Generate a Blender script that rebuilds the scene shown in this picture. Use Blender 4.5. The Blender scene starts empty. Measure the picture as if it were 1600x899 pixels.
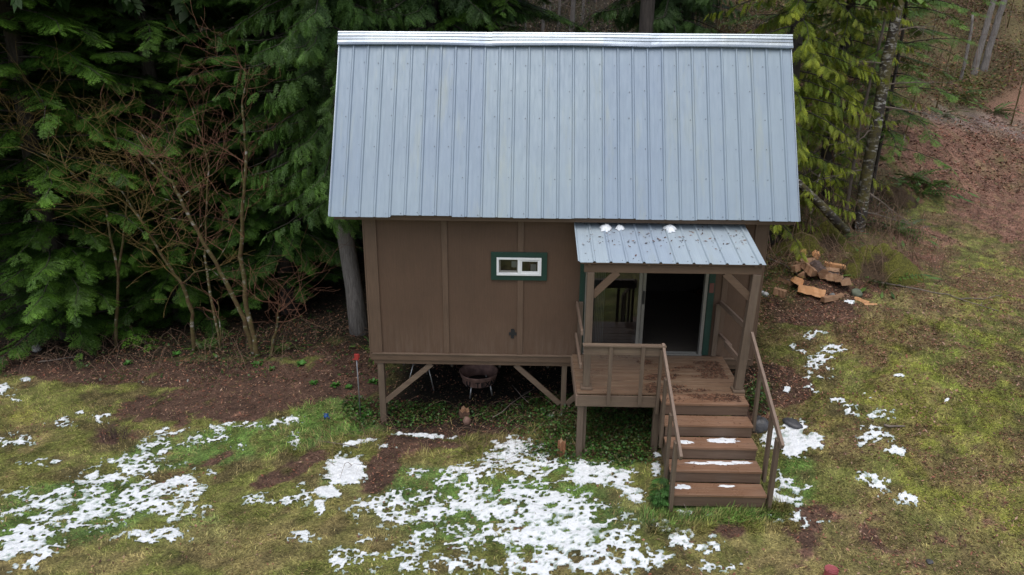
import bpy, math, random
import numpy as np
from mathutils import Vector, Matrix

S = bpy.context.scene
COL = S.collection
rng = np.random.default_rng(7)
random.seed(7)
PI = math.pi

# ------------------------------------------------------------------ camera numbers (solved from the photograph)
CAM = np.array([2.523, -11.041, 5.073]); FPX = 1151.2
_th, _ya, _ro = math.radians(18.997), math.radians(1.172), math.radians(.436)
FW = np.array([-math.sin(_ya)*math.cos(_th), math.cos(_ya)*math.cos(_th), -math.sin(_th)])
_r = np.array([math.cos(_ya), math.sin(_ya), 0.0]); _u = np.cross(_r, FW)
RT = _r*math.cos(_ro)+_u*math.sin(_ro); UP = -_r*math.sin(_ro)+_u*math.cos(_ro)

# ------------------------------------------------------------------ noise
def _hash(ix, iy, s):
    h = (ix.astype(np.int64)*374761393 + iy.astype(np.int64)*668265263 + s*974711) & 0xffffffff
    h = ((h ^ (h >> 13))*1274126177) & 0xffffffff
    return ((h ^ (h >> 16)) & 0xffff)/65535.0
def vnoise(x, y, s=0):
    x = np.asarray(x, float); y = np.asarray(y, float)
    ix = np.floor(x); iy = np.floor(y); fx = x-ix; fy = y-iy
    fx = fx*fx*(3-2*fx); fy = fy*fy*(3-2*fy)
    a = _hash(ix, iy, s); b = _hash(ix+1, iy, s); c = _hash(ix, iy+1, s); d = _hash(ix+1, iy+1, s)
    return (a*(1-fx)+b*fx)*(1-fy)+(c*(1-fx)+d*fx)*fy
def fbm(x, y, s=0, o=4, g=.5):
    t = 0; a = 1; n = 0
    for k in range(o):
        c, sn = math.cos(.7*k), math.sin(.7*k)
        t = t+a*vnoise((x*c-y*sn)*2**k+17*k, (x*sn+y*c)*2**k-9*k, s+k); n += a; a *= g
    return t/n
def sst(a, b, x):
    t = np.clip((x-a)/(b-a), 0, 1); return t*t*(3-2*t)

# ------------------------------------------------------------------ terrain
CP = np.array([
 (0,0,-1.15),(-3,0,-1.12),(-6.5,0,-1.15),(-10,0,-1.3),(-8,-5,-1.1),(-3,-4,-1.03),(2.4,-4,-1.0),(8,-4.2,-.85),(3,0.2,-.98),
 (3.4,-1.6,-.93),(5,-2.8,-.8),(6.3,-1.4,-.55),(6.9,.6,-.1),(8,2,.33),(10,-1,.12),(10.5,-3.5,-.4),(11,4.5,.62),(8.5,3.8,.85),
 (10,6,1.15),(12.5,8,1.35),(1.7,1.2,-1.2),(4.5,1.5,-.7),(2.2,3.0,-.75),(4.5,3.2,-.25),(-.9,2.6,-.62),(-3,2.6,-1.05),(-7,3,-1.2),(-3,6,-1.4),(-10,8,-1.5),(2,4.2,-.35),  # ground behind the cabin raised to block light underneath
 (6.6,4,.6),(8,9,2.0),(14,11,2.25),(17,14,2.35),(20,16.5,2.5),(16,19,4.3),(22,23,6),(11,15,3.6),(12,25,7.2),(0,14,.6),(0,25,5.5),(-15,20,3),
 (-20,10,-.5),(-30,0,-1.5),(0,35,11),(30,36,12),(-30,35,10),(30,12,3.2),(28,0,1.6),(20,-10,0),(0,-15,-1.4),(-20,-15,-2),(0,-40,-2),(60,0,4),(60,60,18),(-60,60,16),(-60,-60,-3),(60,-60,-1),(0,60,18)], float)
def _tpsk(d2): return np.where(d2 > 1e-12, .5*d2*np.log(np.maximum(d2, 1e-12)), 0)
_n = len(CP)
_K = _tpsk(((CP[:, None, :2]-CP[None, :, :2])**2).sum(-1))+np.eye(_n)*.6
_A = np.zeros((_n+3, _n+3)); _A[:_n, :_n] = _K; _A[:_n, _n] = 1; _A[:_n, _n+1:] = CP[:, :2]; _A[_n:, :_n] = _A[:_n, _n:].T
_w = np.linalg.solve(_A, np.concatenate([CP[:, 2], [0, 0, 0]]))
def base_h(x, y):
    x = np.clip(np.asarray(x, float), -60, 60); y = np.clip(np.asarray(y, float), -60, 60)
    h = _w[_n]+_w[_n+1]*x+_w[_n+2]*y
    for i in range(_n):
        h = h+_w[i]*_tpsk((x-CP[i, 0])**2+(y-CP[i, 1])**2)
    return h
def H(x, y):
    x = np.asarray(x, float); y = np.asarray(y, float)
    return base_h(x, y)+.10*(fbm(x*.8, y*.8, 3, 3)-.5)+.05*(fbm(x*4, y*4, 9, 3)-.5)
def h1(x, y): return float(H(np.array([x]), np.array([y]))[0])
def ray(px, py):
    return FW+RT*(px-800)/FPX-UP*(py-449.5)/FPX
def G(px, py):
    """where the sight line of a photo pixel meets the terrain"""
    d = ray(px, py); t = np.linspace(6, 60, 1400)
    X = CAM[None]+t[:, None]*d[None]
    f = X[:, 2]-base_h(X[:, 0], X[:, 1])
    k = np.argmax(f < 0) if (f < 0).any() else len(t)-1
    if k > 0 and f[k] < 0:
        s = f[k-1]/(f[k-1]-f[k]); p = X[k-1]*(1-s)+X[k]*s
    else: p = X[k]
    return p
def GY(px, py, y):
    d = ray(px, py); return CAM+d*(y-CAM[1])/d[1]

# ------------------------------------------------------------------ ellipse fields on the ground
def ell(cx, cy, rx, ry, ang=0.0, v=1.0):
    a = math.radians(ang); c, s = math.cos(a), math.sin(a)
    o = G(cx, cy)[:2]; u = G(cx+rx*c, cy+rx*s)[:2]-o; w = G(cx-ry*s, cy+ry*c)[:2]-o
    return (o, np.linalg.inv(np.array([u, w]).T), v)
def field(x, y, E, soft=.55):
    f = np.zeros_like(x)
    for o, M, v in E:
        dx = x-o[0]; dy = y-o[1]
        r = np.sqrt((M[0, 0]*dx+M[0, 1]*dy)**2+(M[1, 0]*dx+M[1, 1]*dy)**2)
        f = np.maximum(f, v*(1-sst(1-soft*.6, 1+soft, r)))
    return f

# ------------------------------------------------------------------ mesh helpers
class MB:
    def __init__(s): s.v = []; s.f = []; s.m = []; s.n = 0
    def add(s, v, f, m=0):
        for q in f: s.f.append(tuple(i+s.n for i in q)); s.m.append(m)
        for p in v: s.v.append(tuple(float(c) for c in p))
        s.n = len(s.v); return s
    def box(s, x0, x1, y0, y1, z0, z1, m=0):
        return s.add([(x0,y0,z0),(x1,y0,z0),(x1,y1,z0),(x0,y1,z0),(x0,y0,z1),(x1,y0,z1),(x1,y1,z1),(x0,y1,z1)],
                     [(0,3,2,1),(4,5,6,7),(0,1,5,4),(1,2,6,5),(2,3,7,6),(3,0,4,7)], m)
    def bar(s, p0, p1, w, h, up=(0,0,1), m=0, cut=None):
        p0 = Vector(p0); p1 = Vector(p1); d = (p1-p0).normalized(); u = Vector(up)
        sd = d.cross(u).normalized(); u = sd.cross(d).normalized()
        v = []
        for p in (p0, p1):
            for a, b in ((-1,-1),(1,-1),(1,1),(-1,1)): v.append(p+sd*a*w/2+u*b*h/2)
        return s.add(v, [(0,1,2,3),(7,6,5,4),(0,4,5,1),(1,5,6,2),(2,6,7,3),(3,7,4,0)], m)
    def tube(s, pts, rad, n=8, m=0, caps=True):
        pts = [Vector(p) for p in pts]; N = len(pts)
        if not hasattr(rad, '__len__'): rad = [rad]*N
        ref = Vector((0.31, .17, .93)); v = []; f = []
        for i, p in enumerate(pts):
            d = (pts[min(i+1, N-1)]-pts[max(i-1, 0)]).normalized()
            if abs(d.dot(ref)) > .95: ref = Vector((1, 0, .1))
            a = d.cross(ref).normalized(); b = d.cross(a); ref = b.cross(d) if False else ref
            for k in range(n):
                t = 2*PI*k/n; v.append(p+(a*math.cos(t)+b*math.sin(t))*rad[i])
        for i in range(N-1):
            for k in range(n):
                k2 = (k+1) % n; f.append((i*n+k, i*n+k2, (i+1)*n+k2, (i+1)*n+k))
        if caps: f.append(tuple(range(n))[::-1]); f.append(tuple((N-1)*n+k for k in range(n)))
        return s.add(v, f, m)
    def lathe(s, prof, n=24, o=(0,0,0), m=0):
        v = []; f = []
        for r, z in prof:
            for k in range(n): t = 2*PI*k/n; v.append((o[0]+r*math.cos(t), o[1]+r*math.sin(t), o[2]+z))
        for i in range(len(prof)-1):
            for k in range(n): k2 = (k+1) % n; f.append((i*n+k, i*n+k2, (i+1)*n+k2, (i+1)*n+k))
        return s.add(v, f, m)
    def prism(s, poly, y0, y1, m=0):          # poly in x,z
        n = len(poly); v = [(x, y0, z) for x, z in poly]+[(x, y1, z) for x, z in poly]
        return s.add(v, [tuple(range(n)), tuple(range(2*n-1, n-1, -1))]+[(i, n+i, n+(i+1) % n, (i+1) % n) for i in range(n)], m)
    def extrude_x(s, prof, xs, off=None, m=0):   # prof: (y,z) open strip
        n = len(prof); v = []; f = []
        for j, x in enumerate(xs):
            for i, (y, z) in enumerate(prof):
                dy, dz = off(j, i) if off else (0, 0)
                v.append((x, y+dy, z+dz))
        for j in range(len(xs)-1):
            for i in range(n-1): f.append((j*n+i, (j+1)*n+i, (j+1)*n+i+1, j*n+i+1))
        return s.add(v, f, m)
    def build(s, name, mats, parent=None, smooth=False, bevel=0, link=True):
        me = bpy.data.meshes.new(name); me.from_pydata(s.v, [], s.f)
        if not isinstance(mats, (list, tuple)): mats = [mats]
        for m in mats: me.materials.append(m)
        me.polygons.foreach_set('material_index', s.m)
        if smooth: me.polygons.foreach_set('use_smooth', [True]*len(s.f))
        me.update()
        o = bpy.data.objects.new(name, me); COL.objects.link(o)
        if parent: o.parent = parent
        if bevel:
            b = o.modifiers.new('bevel', 'BEVEL'); b.width = bevel; b.segments = 2; b.limit_method = 'ANGLE'; b.angle_limit = .6
        return o

def np_mesh(name, V, F, mats, attr=None, fattr=None, smooth=False, midx=None, parent=None, link=True):
    """V (n,3) floats, F (m,k) ints, all faces with k corners; attr: per-vertex colour (n,3)"""
    me = bpy.data.meshes.new(name); k = F.shape[1]
    me.vertices.add(len(V)); me.vertices.foreach_set('co', np.ascontiguousarray(V, np.float32).ravel())
    me.loops.add(F.size); me.loops.foreach_set('vertex_index', np.ascontiguousarray(F, np.int32).ravel())
    me.polygons.add(len(F)); me.polygons.foreach_set('loop_start', np.arange(0, F.size, k, dtype=np.int32))
    try: me.polygons.foreach_set('loop_total', np.full(len(F), k, np.int32))
    except Exception: pass
    if not isinstance(mats, (list, tuple)): mats = [mats]
    for m in mats: me.materials.append(m)
    if midx is not None: me.polygons.foreach_set('material_index', np.ascontiguousarray(midx, np.int32))
    if smooth: me.polygons.foreach_set('use_smooth', np.ones(len(F), bool))
    me.update(calc_edges=True)
    if attr is not None:
        a = me.color_attributes.new('Col', 'FLOAT_COLOR', 'POINT')
        c = np.ones((len(V), 4), np.float32); c[:, :3] = attr; a.data.foreach_set('color', c.ravel())
    me.validate()
    if not link: return me
    o = bpy.data.objects.new(name, me); COL.objects.link(o)
    if parent: o.parent = parent
    return o

def tag(o, label=None, cat=None, group=None, kind=None):
    if label: o['label'] = label
    if cat: o['category'] = cat
    if group: o['group'] = group
    if kind: o['kind'] = kind
    return o
def empty(name, loc=(0,0,0), rz=0, parent=None):
    o = bpy.data.objects.new(name, None); COL.objects.link(o); o.location = loc; o.rotation_euler = (0,0,rz)
    o.empty_display_size = .1
    if parent: o.parent = parent
    return o
def copy_tree(o, parent=None):
    c = o.copy(); COL.objects.link(c); c.parent = parent
    for ch in list(o.children): copy_tree(ch, c)
    return c

# ------------------------------------------------------------------ materials
class NT:
    def __init__(s, name):
        s.m = bpy.data.materials.new(name); s.m.use_nodes = True; s.t = s.m.node_tree; s.b = s.t.nodes['Principled BSDF']
    def n(s, ty, **kw):
        q = s.t.nodes.new(ty)
        for k, v in kw.items():
            if k in q.inputs: q.inputs[k].default_value = v
            else: setattr(q, k, v)
        return q
    def l(s, a, b): s.t.links.new(a, b)
def c4(c): return (c[0], c[1], c[2], 1)
def ramp(nt, src, stops):
    r = nt.n('ShaderNodeValToRGB'); e = r.color_ramp.elements
    while len(e) < len(stops): e.new(.5)
    for i, (p, c) in enumerate(stops): e[i].position = p; e[i].color = c4(c)
    nt.l(src, r.inputs['Fac']); return r.outputs['Color']
def mix(nt, fac, a, b, mode='MIX'):
    m = nt.n('ShaderNodeMix', data_type='RGBA', blend_type=mode)
    for sock, v in ((m.inputs['Factor'], fac), (m.inputs['A'], a), (m.inputs['B'], b)): pass
    ins = [i for i in m.inputs]
    F = ins[0]; A = [i for i in ins if i.name == 'A' and i.type == 'RGBA'][0]; B = [i for i in ins if i.name == 'B' and i.type == 'RGBA'][0]
    for sock, v in ((F, fac), (A, a), (B, b)):
        if hasattr(v, 'is_output'): nt.l(v, sock)
        elif isinstance(v, (int, float)): sock.default_value = v
        else: sock.default_value = c4(v)
    return [o for o in m.outputs if o.type == 'RGBA'][0]
def coords(nt, scale=(1,1,1), kind='Object'):
    tc = nt.n('ShaderNodeTexCoord'); mp = nt.n('ShaderNodeMapping'); mp.inputs['Scale'].default_value = scale
    nt.l(tc.outputs[kind], mp.inputs['Vector']); return mp.outputs['Vector']
def noise(nt, vec, scale, detail=4, rough=.55, dist=0):
    q = nt.n('ShaderNodeTexNoise'); q.inputs['Scale'].default_value = scale; q.inputs['Detail'].default_value = detail
    q.inputs['Roughness'].default_value = rough; q.inputs['Distortion'].default_value = dist
    nt.l(vec, q.inputs['Vector']); return q.outputs['Fac']
def bump(nt, h, strength=.3, dist=.01):
    b = nt.n('ShaderNodeBump'); b.inputs['Strength'].default_value = strength; b.inputs['Distance'].default_value = dist
    nt.l(h, b.inputs['Height']); nt.l(b.outputs['Normal'], nt.b.inputs['Normal'])
def plain(name, c, rough=.6, metal=0.0, var=.15, scale=8, stretch=(1,1,1), bmp=.15):
    nt = NT(name); v = coords(nt, stretch)
    f = noise(nt, v, scale, 5)
    lo = tuple(x*(1-var) for x in c); hi = tuple(min(1, x*(1+var)) for x in c)
    nt.l(ramp(nt, f, [(.3, lo), (.7, hi)]), nt.b.inputs['Base Color'])
    nt.b.inputs['Roughness'].default_value = rough; nt.b.inputs['Metallic'].default_value = metal
    if bmp: bump(nt, noise(nt, v, scale*4, 3), bmp, .005)
    return nt.m
def wood(name, c, axis='x', wear=None, rough=.65, amount=.35, wet=False):
    """painted or bare timber, grain along an axis"""
    nt = NT(name); st = {'x': (1,14,14), 'y': (14,1,14), 'z': (14,14,1)}[axis]
    v = coords(nt, st); g = noise(nt, v, 3.0, 6, .6, .4)
    col = ramp(nt, g, [(.25, tuple(x*.78 for x in c)), (.75, tuple(min(1, x*1.2) for x in c))])
    v2 = coords(nt, (1,1,1)); d = noise(nt, v2, 1.7, 6, .65)
    if wear:
        wf = ramp(nt, noise(nt, coords(nt, tuple(x*.45 for x in st)), 2.2, 7, .7), [(.48, (0,0,0)), (.66, (amount,)*3)])
        col = mix(nt, wf, col, wear)
    col = mix(nt, ramp(nt, d, [(.35, (.35,)*3), (.62, (0,0,0))]), col, tuple(x*.6 for x in c))
    nt.l(col, nt.b.inputs['Base Color'])
    nt.b.inputs['Roughness'].default_value = rough
    if wet: nt.l(ramp(nt, d, [(.35, (.22,)*3), (.65, (rough,)*3)]), nt.b.inputs['Roughness'])
    bump(nt, g, .35, .004)
    return nt.m
def attrmat(name, rough=.7, scale=40, var=.5, bmp=0, trans=0, spec=.3):
    nt = NT(name); a = nt.n('ShaderNodeAttribute', attribute_name='Col')
    v = coords(nt, (1,1,1))
    f = ramp(nt, noise(nt, v, scale, 4, .7), [(.3, (1-var,)*3), (.7, (1+var*.6,)*3)])
    col = mix(nt, 1.0, a.outputs['Color'], f, 'MULTIPLY')
    nt.l(col, nt.b.inputs['Base Color']); nt.b.inputs['Roughness'].default_value = rough
    nt.b.inputs['Specular IOR Level'].default_value = spec
    if bmp: bump(nt, noise(nt, v, scale*1.2, 5, .7), bmp, .03)
    if trans:
        tr = nt.n('ShaderNodeBsdfTranslucent'); nt.l(col, tr.inputs['Color']); mx = nt.n('ShaderNodeMixShader'); mx.inputs[0].default_value = trans
        nt.l(nt.b.outputs[0], mx.inputs[1]); nt.l(tr.outputs[0], mx.inputs[2]); nt.l(mx.outputs[0], nt.t.nodes['Material Output'].inputs['Surface'])
    return nt.m
# ================================================================== GROUND
M_ground = attrmat('ground_soil_and_turf', .9, 34, .75, 1.0)
M_blade = attrmat('grass_blade', .6, 5, .35, 0, .25)
M_leaf = attrmat('dead_leaf', .7, 60, .3)

DIRT = [ell(*e) for e in [
 (340,626,150,30,-6,1),(300,585,260,22,2,1),(520,575,80,40,0,.9),(90,575,120,20,8,.9),(470,545,60,20,0,.8),(600,725,20,45,25,.9),(650,692,75,10,3,.75),(700,655,120,26,0,.95),(820,640,110,25,0,.8),
 (330,720,60,6,-25,.5),(450,735,60,14,-28,.75),(1215,600,50,28,10,1),(1240,460,90,50,5,1),(1330,440,80,30,0,.75),(1180,640,20,40,0,.7),
 (1140,830,28,12,0,.7),(1255,800,40,60,0,.45),(1420,850,90,35,0,.35),(175,680,40,20,0,.6),(1020,850,25,10,0,.5)]]
TAN = [ell(*e) for e in [(440,845,170,40,-5,.9),(120,880,120,20,0,.8),(985,780,40,22,0,1),(1230,640,30,25,0,.6),(560,800,60,60,0,.7),(1350,850,180,60,0,.75),(1170,850,60,25,0,.7),(1330,720,80,70,0,.6),(1400,480,120,30,0,.5),
 (60,700,60,30,0,.5),(330,660,120,20,0,.4),(1450,600,60,50,0,.35)]]
GREEN = [ell(*e) for e in [(380,690,180,30,-8,.8),(100,800,140,50,-10,.9),(540,650,80,30,0,.9),(640,760,120,30,0,.9),(800,800,240,60,0,.8),(1000,800,120,25,0,.9),(1120,806,110,12,0,1),(1245,750,35,45,0,.9),(1500,560,60,60,20,.6),
 (920,720,80,30,0,.8),(300,830,80,40,0,.4)]]
LIME = [ell(*e) for e in [(1520,720,140,90,20,1),(1470,620,170,60,20,.9),(1450,530,150,40,10,.8),(1400,560,120,30,0,.7),(1560,450,80,60,0,.7),(1350,620,120,60,0,.5),(60,640,100,20,0,.4)]]
GREY = [ell(*e) for e in [(1560,200,110,14,0,1)]]
PATH = [ell(*e) for e in [(1530,270,110,75,20,1),(1480,215,90,25,0,1),(1600,330,70,60,30,.9),(1440,380,50,40,0,.5),(1600,210,100,40,0,1),(1560,500,50,20,0,.35)]]

def open_turf(*a): return np.clip(1-np.maximum.reduce(a), 0, 1)
def zone(x, y):
    n1 = fbm(x*1.3, y*1.3, 21, 4); n2 = fbm(x*5, y*5, 33, 4); n3 = fbm(x*.5, y*.5, 41, 3)
    j = .75*(n2-.5)+.9*(n1-.5)
    grass = np.array([.19, .205, .052]); tan = np.array([.28, .225, .095]); green = np.array([.090, .235, .048]); lime = np.array([.25, .27, .038])
    dirt = np.array([.105, .060, .042]); duff = np.array([.030, .019, .012]); path = np.array([.235, .125, .088]); brush = np.array([.12, .095, .045])
    def m(c, o, w): return c*(1-w[:, None])+o[None]*w[:, None]
    c = np.repeat(grass[None], len(x), 0)
    c = m(c, tan, np.clip(sst(.46, .68, n1+.3*(n2-.5)), 0, 1)*.6)
    c = m(c, np.array([.10,.06,.04]), sst(.56, .68, fbm(x*2.7, y*2.7, 57, 4))*.65)
    c = m(c, green, sst(.3, .8, field(x, y, GREEN)+j)*.6)
    c = m(c, lime, sst(.3, .9, field(x, y, LIME)+j*1.5)*.6)
    rt = sst(6.2, 7.5, x); c = m(c, np.array([.19,.125,.07]), rt*sst(.44, .62, fbm(x*1.7+3, y*1.7, 157, 5))*.7)
    c = m(c, tan, sst(.35, .85, field(x, y, TAN)+j*1.4)*.6)
    d = field(x, y, DIRT); dw = sst(.40, .62, d+j*1.25+.5*(fbm(x*11, y*11, 133, 3)-.5))
    # under and behind the cabin, and the forest floor
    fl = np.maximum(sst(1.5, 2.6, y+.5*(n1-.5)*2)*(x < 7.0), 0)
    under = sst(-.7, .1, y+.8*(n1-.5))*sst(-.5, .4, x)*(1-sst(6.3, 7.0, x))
    hill = sst(3.5, 6, y-(x-8)*.9+2*(n1-.5))*sst(6.5, 8, x)
    bank = sst(1.9, 3.2, y-(x-8)*1.1+(n1-.5)*1.5)*sst(6.2, 6.8, x)
    hl = 1-sst(12.6, 14.2, y-(x-14)*.75+1.5*(n1-.5)); p = sst(.35, .75, field(x, y, PATH)+j*1.3+.3*(fbm(x*6, y*6, 143, 3)-.5))*hl
    c = m(c, dirt, dw); c = m(c, dirt*.8, bank*.9); c = m(c, duff*.7, np.maximum(fl, under)*.95)  # duff colour lowered to carry the shade beneath the trees
    c = m(c, brush, hill*.85*(1-p)); c = m(c, path, p)
    c = m(c, np.array([.30,.26,.25]), sst(.3, .7, field(x, y, GREY)+j*.6)*.55*hl)
    moss = sst(.52, .66, fbm(x*1.1, y*1.1, 77, 3))*bank*(1-p); c = m(c, np.array([.09, .10, .02]), moss*.8)
    g = np.clip(1-np.maximum.reduce([dw*.93, fl, under*.9, hill*.9, p*.93, bank*.7]), 0, 1)
    litter = np.clip(np.maximum.reduce([dw*.8, fl*.6, p*.9, hill*.8, bank*.6, under*.5, (n1 > .52)*.22, sst(6.3, 7.5, x)*(.10+.5*sst(.5, .65, fbm(x*1.7+3, y*1.7, 157, 5)))]), 0, 1)
    n5 = vnoise(x*17+y*4, y*19-x*3, 201); c = m(c, np.array([.20,.16,.07]), open_turf(dw, fl, under)*sst(.55, .8, fbm(x*8, y*8, 211, 2))*.55); c = c*((.42+1.15*n2)*(.62+.76*n5))[:, None]; under_shade = sst(.3, 1.1, y)*sst(-.1, .8, x)*(1-sst(5.9, 6.3, x))*(y < 3.6); c = c*(1-.75*under_shade[:, None])  # last factor paints shade into the ground colour under the cabin
    return c, g, litter

def spaced(lo, hi, step, far):
    a = list(np.arange(lo, hi+1e-6, step)); s = step; x = hi
    while x < far: s *= 1.18; x += s; a.append(x)
    s = step; x = lo; b = []
    while x > -far: s *= 1.18; x -= s; b.append(x)
    return np.array(b[::-1]+a)
gx = spaced(-9.0, 14.5, .055, 350); gy = spaced(-5.2, 7.0, .055, 350)
X, Y = np.meshgrid(gx, gy); xf = X.ravel(); yf = Y.ravel()
zf = H(xf, yf)
near = (np.abs(xf-2) < 13) & (yf < 9) & (yf > -6)
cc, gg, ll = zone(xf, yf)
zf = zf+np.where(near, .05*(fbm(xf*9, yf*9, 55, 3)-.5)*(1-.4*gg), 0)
nx, ny = len(gx), len(gy)
idx = np.arange(nx*ny).reshape(ny, nx)
F = np.stack([idx[:-1, :-1], idx[:-1, 1:], idx[1:, 1:], idx[1:, :-1]], -1).reshape(-1, 4)
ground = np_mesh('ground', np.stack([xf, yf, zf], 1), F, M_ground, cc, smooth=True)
tag(ground, kind='structure')
def HG(x, y):
    x = np.asarray(x, float); y = np.asarray(y, float)
    g = zone(x, y)[1]
    return H(x, y)+.05*(fbm(x*9, y*9, 55, 3)-.5)*(1-.4*g)

# ------------------------------------------------------------------ snow: lacy thin patches
SN = [ell(*e) for e in [
 (540,735,32,24,-10,1.3),(510,770,24,11,0,1.25),(500,796,9,16,0,.75),(665,680,32,4,3,1.2),(622,677,16,3,0,1.0),(560,692,26,4,-10,1.0),(705,683,8,3,0,.8),
 (795,708,42,24,-20,.85),(830,735,55,26,10,.72),(735,742,60,18,-12,.62),(655,742,18,10,0,.6),(650,790,95,28,-8,.66),(800,790,150,36,3,.74),(885,832,110,44,10,.86),
 (700,845,150,30,-8,.5),(560,865,60,28,-10,.42),(930,742,66,20,5,.86),(988,772,26,14,20,.8),(900,882,150,24,0,.78),(700,885,150,18,0,.5),
 (1085,850,44,18,10,.75),(1042,822,22,14,0,.8),(1100,884,60,12,0,.5),(1025,735,8,14,0,.8),(1025,712,7,6,0,.8),(1070,805,14,5,0,.7),(1105,808,14,3,0,.6),
 (1240,688,26,28,10,1.1),(1205,690,16,20,0,.8),(1268,690,22,14,30,.9),(1222,775,28,34,10,.66),(1245,812,26,12,30,.6),(1262,760,8,8,0,.7),(1290,815,16,7,-10,.6),
 (1275,527,20,8,0,.6),(1300,548,24,9,0,.55),(1283,570,24,22,0,.5),(1270,598,15,22,10,.52),(1250,548,18,6,20,.4),(1310,630,14,6,10,.6),(1335,642,26,10,0,.5),(1375,650,26,10,0,.42),(1360,618,14,8,0,.4),
 (1365,690,26,16,0,.45),(1395,707,26,9,20,.55),(1365,755,34,12,15,.6),(1385,775,44,9,15,.55),(1425,786,18,6,15,.6),(1360,672,20,6,0,.4),
 (130,795,115,32,-6,.78),(45,855,55,34,-12,.8),(265,775,60,38,10,.66),(255,838,64,14,-6,.7),(205,742,90,17,-5,.5),(215,718,60,10,-8,.45),(245,700,26,16,0,.5),(318,686,44,12,-14,.5),(265,672,30,9,0,.45),(335,672,16,6,0,.5),
 (8,610,16,9,0,.75),(42,597,10,6,0,.7),(28,622,14,4,0,.5),(100,662,36,8,-6,.4),(20,690,30,12,0,.5),(125,648,10,5,0,.6),(160,655,14,8,0,.45),(70,725,40,6,0,.45),(30,770,30,12,0,.5),(440,660,36,8,-10,.5),(460,690,10,18,0,.5),(380,665,30,6,0,.45),
 (425,780,46,12,0,.45),(370,700,14,6,0,.5),(330,742,10,8,0,.5),(300,770,20,14,0,.5),(470,770,18,20,0,.45),(860,652,8,4,0,.8),(878,650,5,3,0,.8),(850,700,16,5,0,.6),
 (1480,625,5,3,0,1.2),(1322,414,4,3,0,1.2),(1360,285,4,3,0,1.0),(1380,400,5,3,0,1.0),(1330,472,12,3,0,.9),(1318,452,10,4,0,.8),(1270,462,6,3,0,.8),(1230,610,6,4,0,1.1),(1405,590,8,3,0,.7),(215,595,10,3,0,.5),(300,592,10,3,0,.5),(1440,440,10,4,0,.5),(1540,432,5,2,0,.9),
 (1440,190,16,4,0,.5),(1450,312,10,5,0,.6),(470,840,30,10,0,.35),(600,700,20,6,0,.4)]]
sx = np.arange(-8.6, 13.0, .019); sy = np.arange(-4.95, 2.2, .019)
X, Y = np.meshgrid(sx, sy); xf = X.ravel(); yf = Y.ravel()
fs = np.zeros_like(xf)
for o, Mt, v in SN:
    dx = xf-o[0]; dy = yf-o[1]
    r = np.sqrt((Mt[0,0]*dx+Mt[0,1]*dy)**2+(Mt[1,0]*dx+Mt[1,1]*dy)**2)
    fs = np.maximum(fs, (v*1.02 if v < 1 else v)*(1-sst(.5, 1.45, r)))
warpx = (fbm(xf*2, yf*2, 61, 3)-.5)*.3; warpy = (fbm(xf*2, yf*2, 67, 3)-.5)*.3
w2x = (fbm(xf*7, yf*7, 161, 3)-.5)*.12; w2y = (fbm(xf*7, yf*7, 167, 3)-.5)*.10
ax_ = .83*(xf+w2x)+.56*(yf+w2y); ay_ = -.56*(xf+w2x)+.83*(yf+w2y)
def tufts(x, y, cell, seed):
    ix = np.floor(x/cell); iy = np.floor(y/cell); d = np.full_like(x, 9.0)
    for i in (-1, 0, 1):
        for j in (-1, 0, 1):
            cx = ix+i; cy = iy+j; px = (cx+_hash(cx, cy, seed))*cell; py = (cy+_hash(cx, cy, seed+1))*cell; rr = .45+.9*_hash(cx, cy, seed+2)
            d = np.minimum(d, np.hypot(x-px, (y-py)*1.25)/(cell*.5*rr))
    return d
tf = np.clip(1-tufts(xf+w2x*.8, yf+w2y*.8, .30, 7), 0, 1); tf2 = np.clip(1-tufts(xf+w2x*.5, yf+w2y*.5, .11, 17), 0, 1)
tf3 = np.clip(1-tufts(xf+w2x*.3, yf+w2y*.3, .065, 27), 0, 1)
ns = .30*fbm((xf+warpx)*2.8, (yf+warpy)*4.2, 71, 3)+.30*fbm(ax_*11, ay_*17, 83, 3)+.22*fbm(ax_*27, ay_*38, 91, 2)+.40*tf+.34*tf2+.20*tf3
q = np.argsort(np.argsort(ns[::7])); qs = np.sort(ns[::7])
nu = np.searchsorted(qs, ns)/len(qs)
fsn = np.where(fs > .03, fs-nu, -1.0)
keep = (fsn > -.10)
nx, ny = len(sx), len(sy); K = keep.reshape(ny, nx)
Kf = K[:-1, :-1] & K[:-1, 1:] & K[1:, 1:] & K[1:, :-1]
idx = np.arange(nx*ny).reshape(ny, nx)
F = np.stack([idx[:-1, :-1], idx[:-1, 1:], idx[1:, 1:], idx[1:, :-1]], -1)[Kf]
used = np.unique(F); remap = -np.ones(nx*ny, int); remap[used] = np.arange(len(used)); F = remap[F]
ux, uy, uf = xf[used], yf[used], fsn[used]
uz = HG(ux, uy)+np.clip(uf*.20+.004, -.05, .018)+.010*(vnoise(ux*22, uy*22, 5)-.5)
nt = NT('snow'); v = coords(nt)
sc_ = ramp(nt, noise(nt, v, 14, 5, .7), [(.3, (.62,.67,.72)), (.55, (.80,.83,.86))]); sa_ = nt.n('ShaderNodeAttribute', attribute_name='Col')
s2_ = nt.n('ShaderNodeMath', operation='MULTIPLY'); s2_.inputs[1].default_value = 1.0
def _snowcol(nt):
    m1 = mix(nt, .0, (1,1,1), (1,1,1)); return m1
nt.l(sc_, nt.b.inputs['Base Color'])
nt.b.inputs['Roughness'].default_value = .55; bump(nt, noise(nt, v, 55, 4, .7), .5, .012); M_snow = nt.m; M_snowg = attrmat('lawn_snow', .55, 30, .12, .6)
snow = np_mesh('snow_patches', np.stack([ux, uy, uz], 1), F, M_snow, smooth=True)
snow.data.materials.clear(); snow.data.materials.append(M_snowg)
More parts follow.
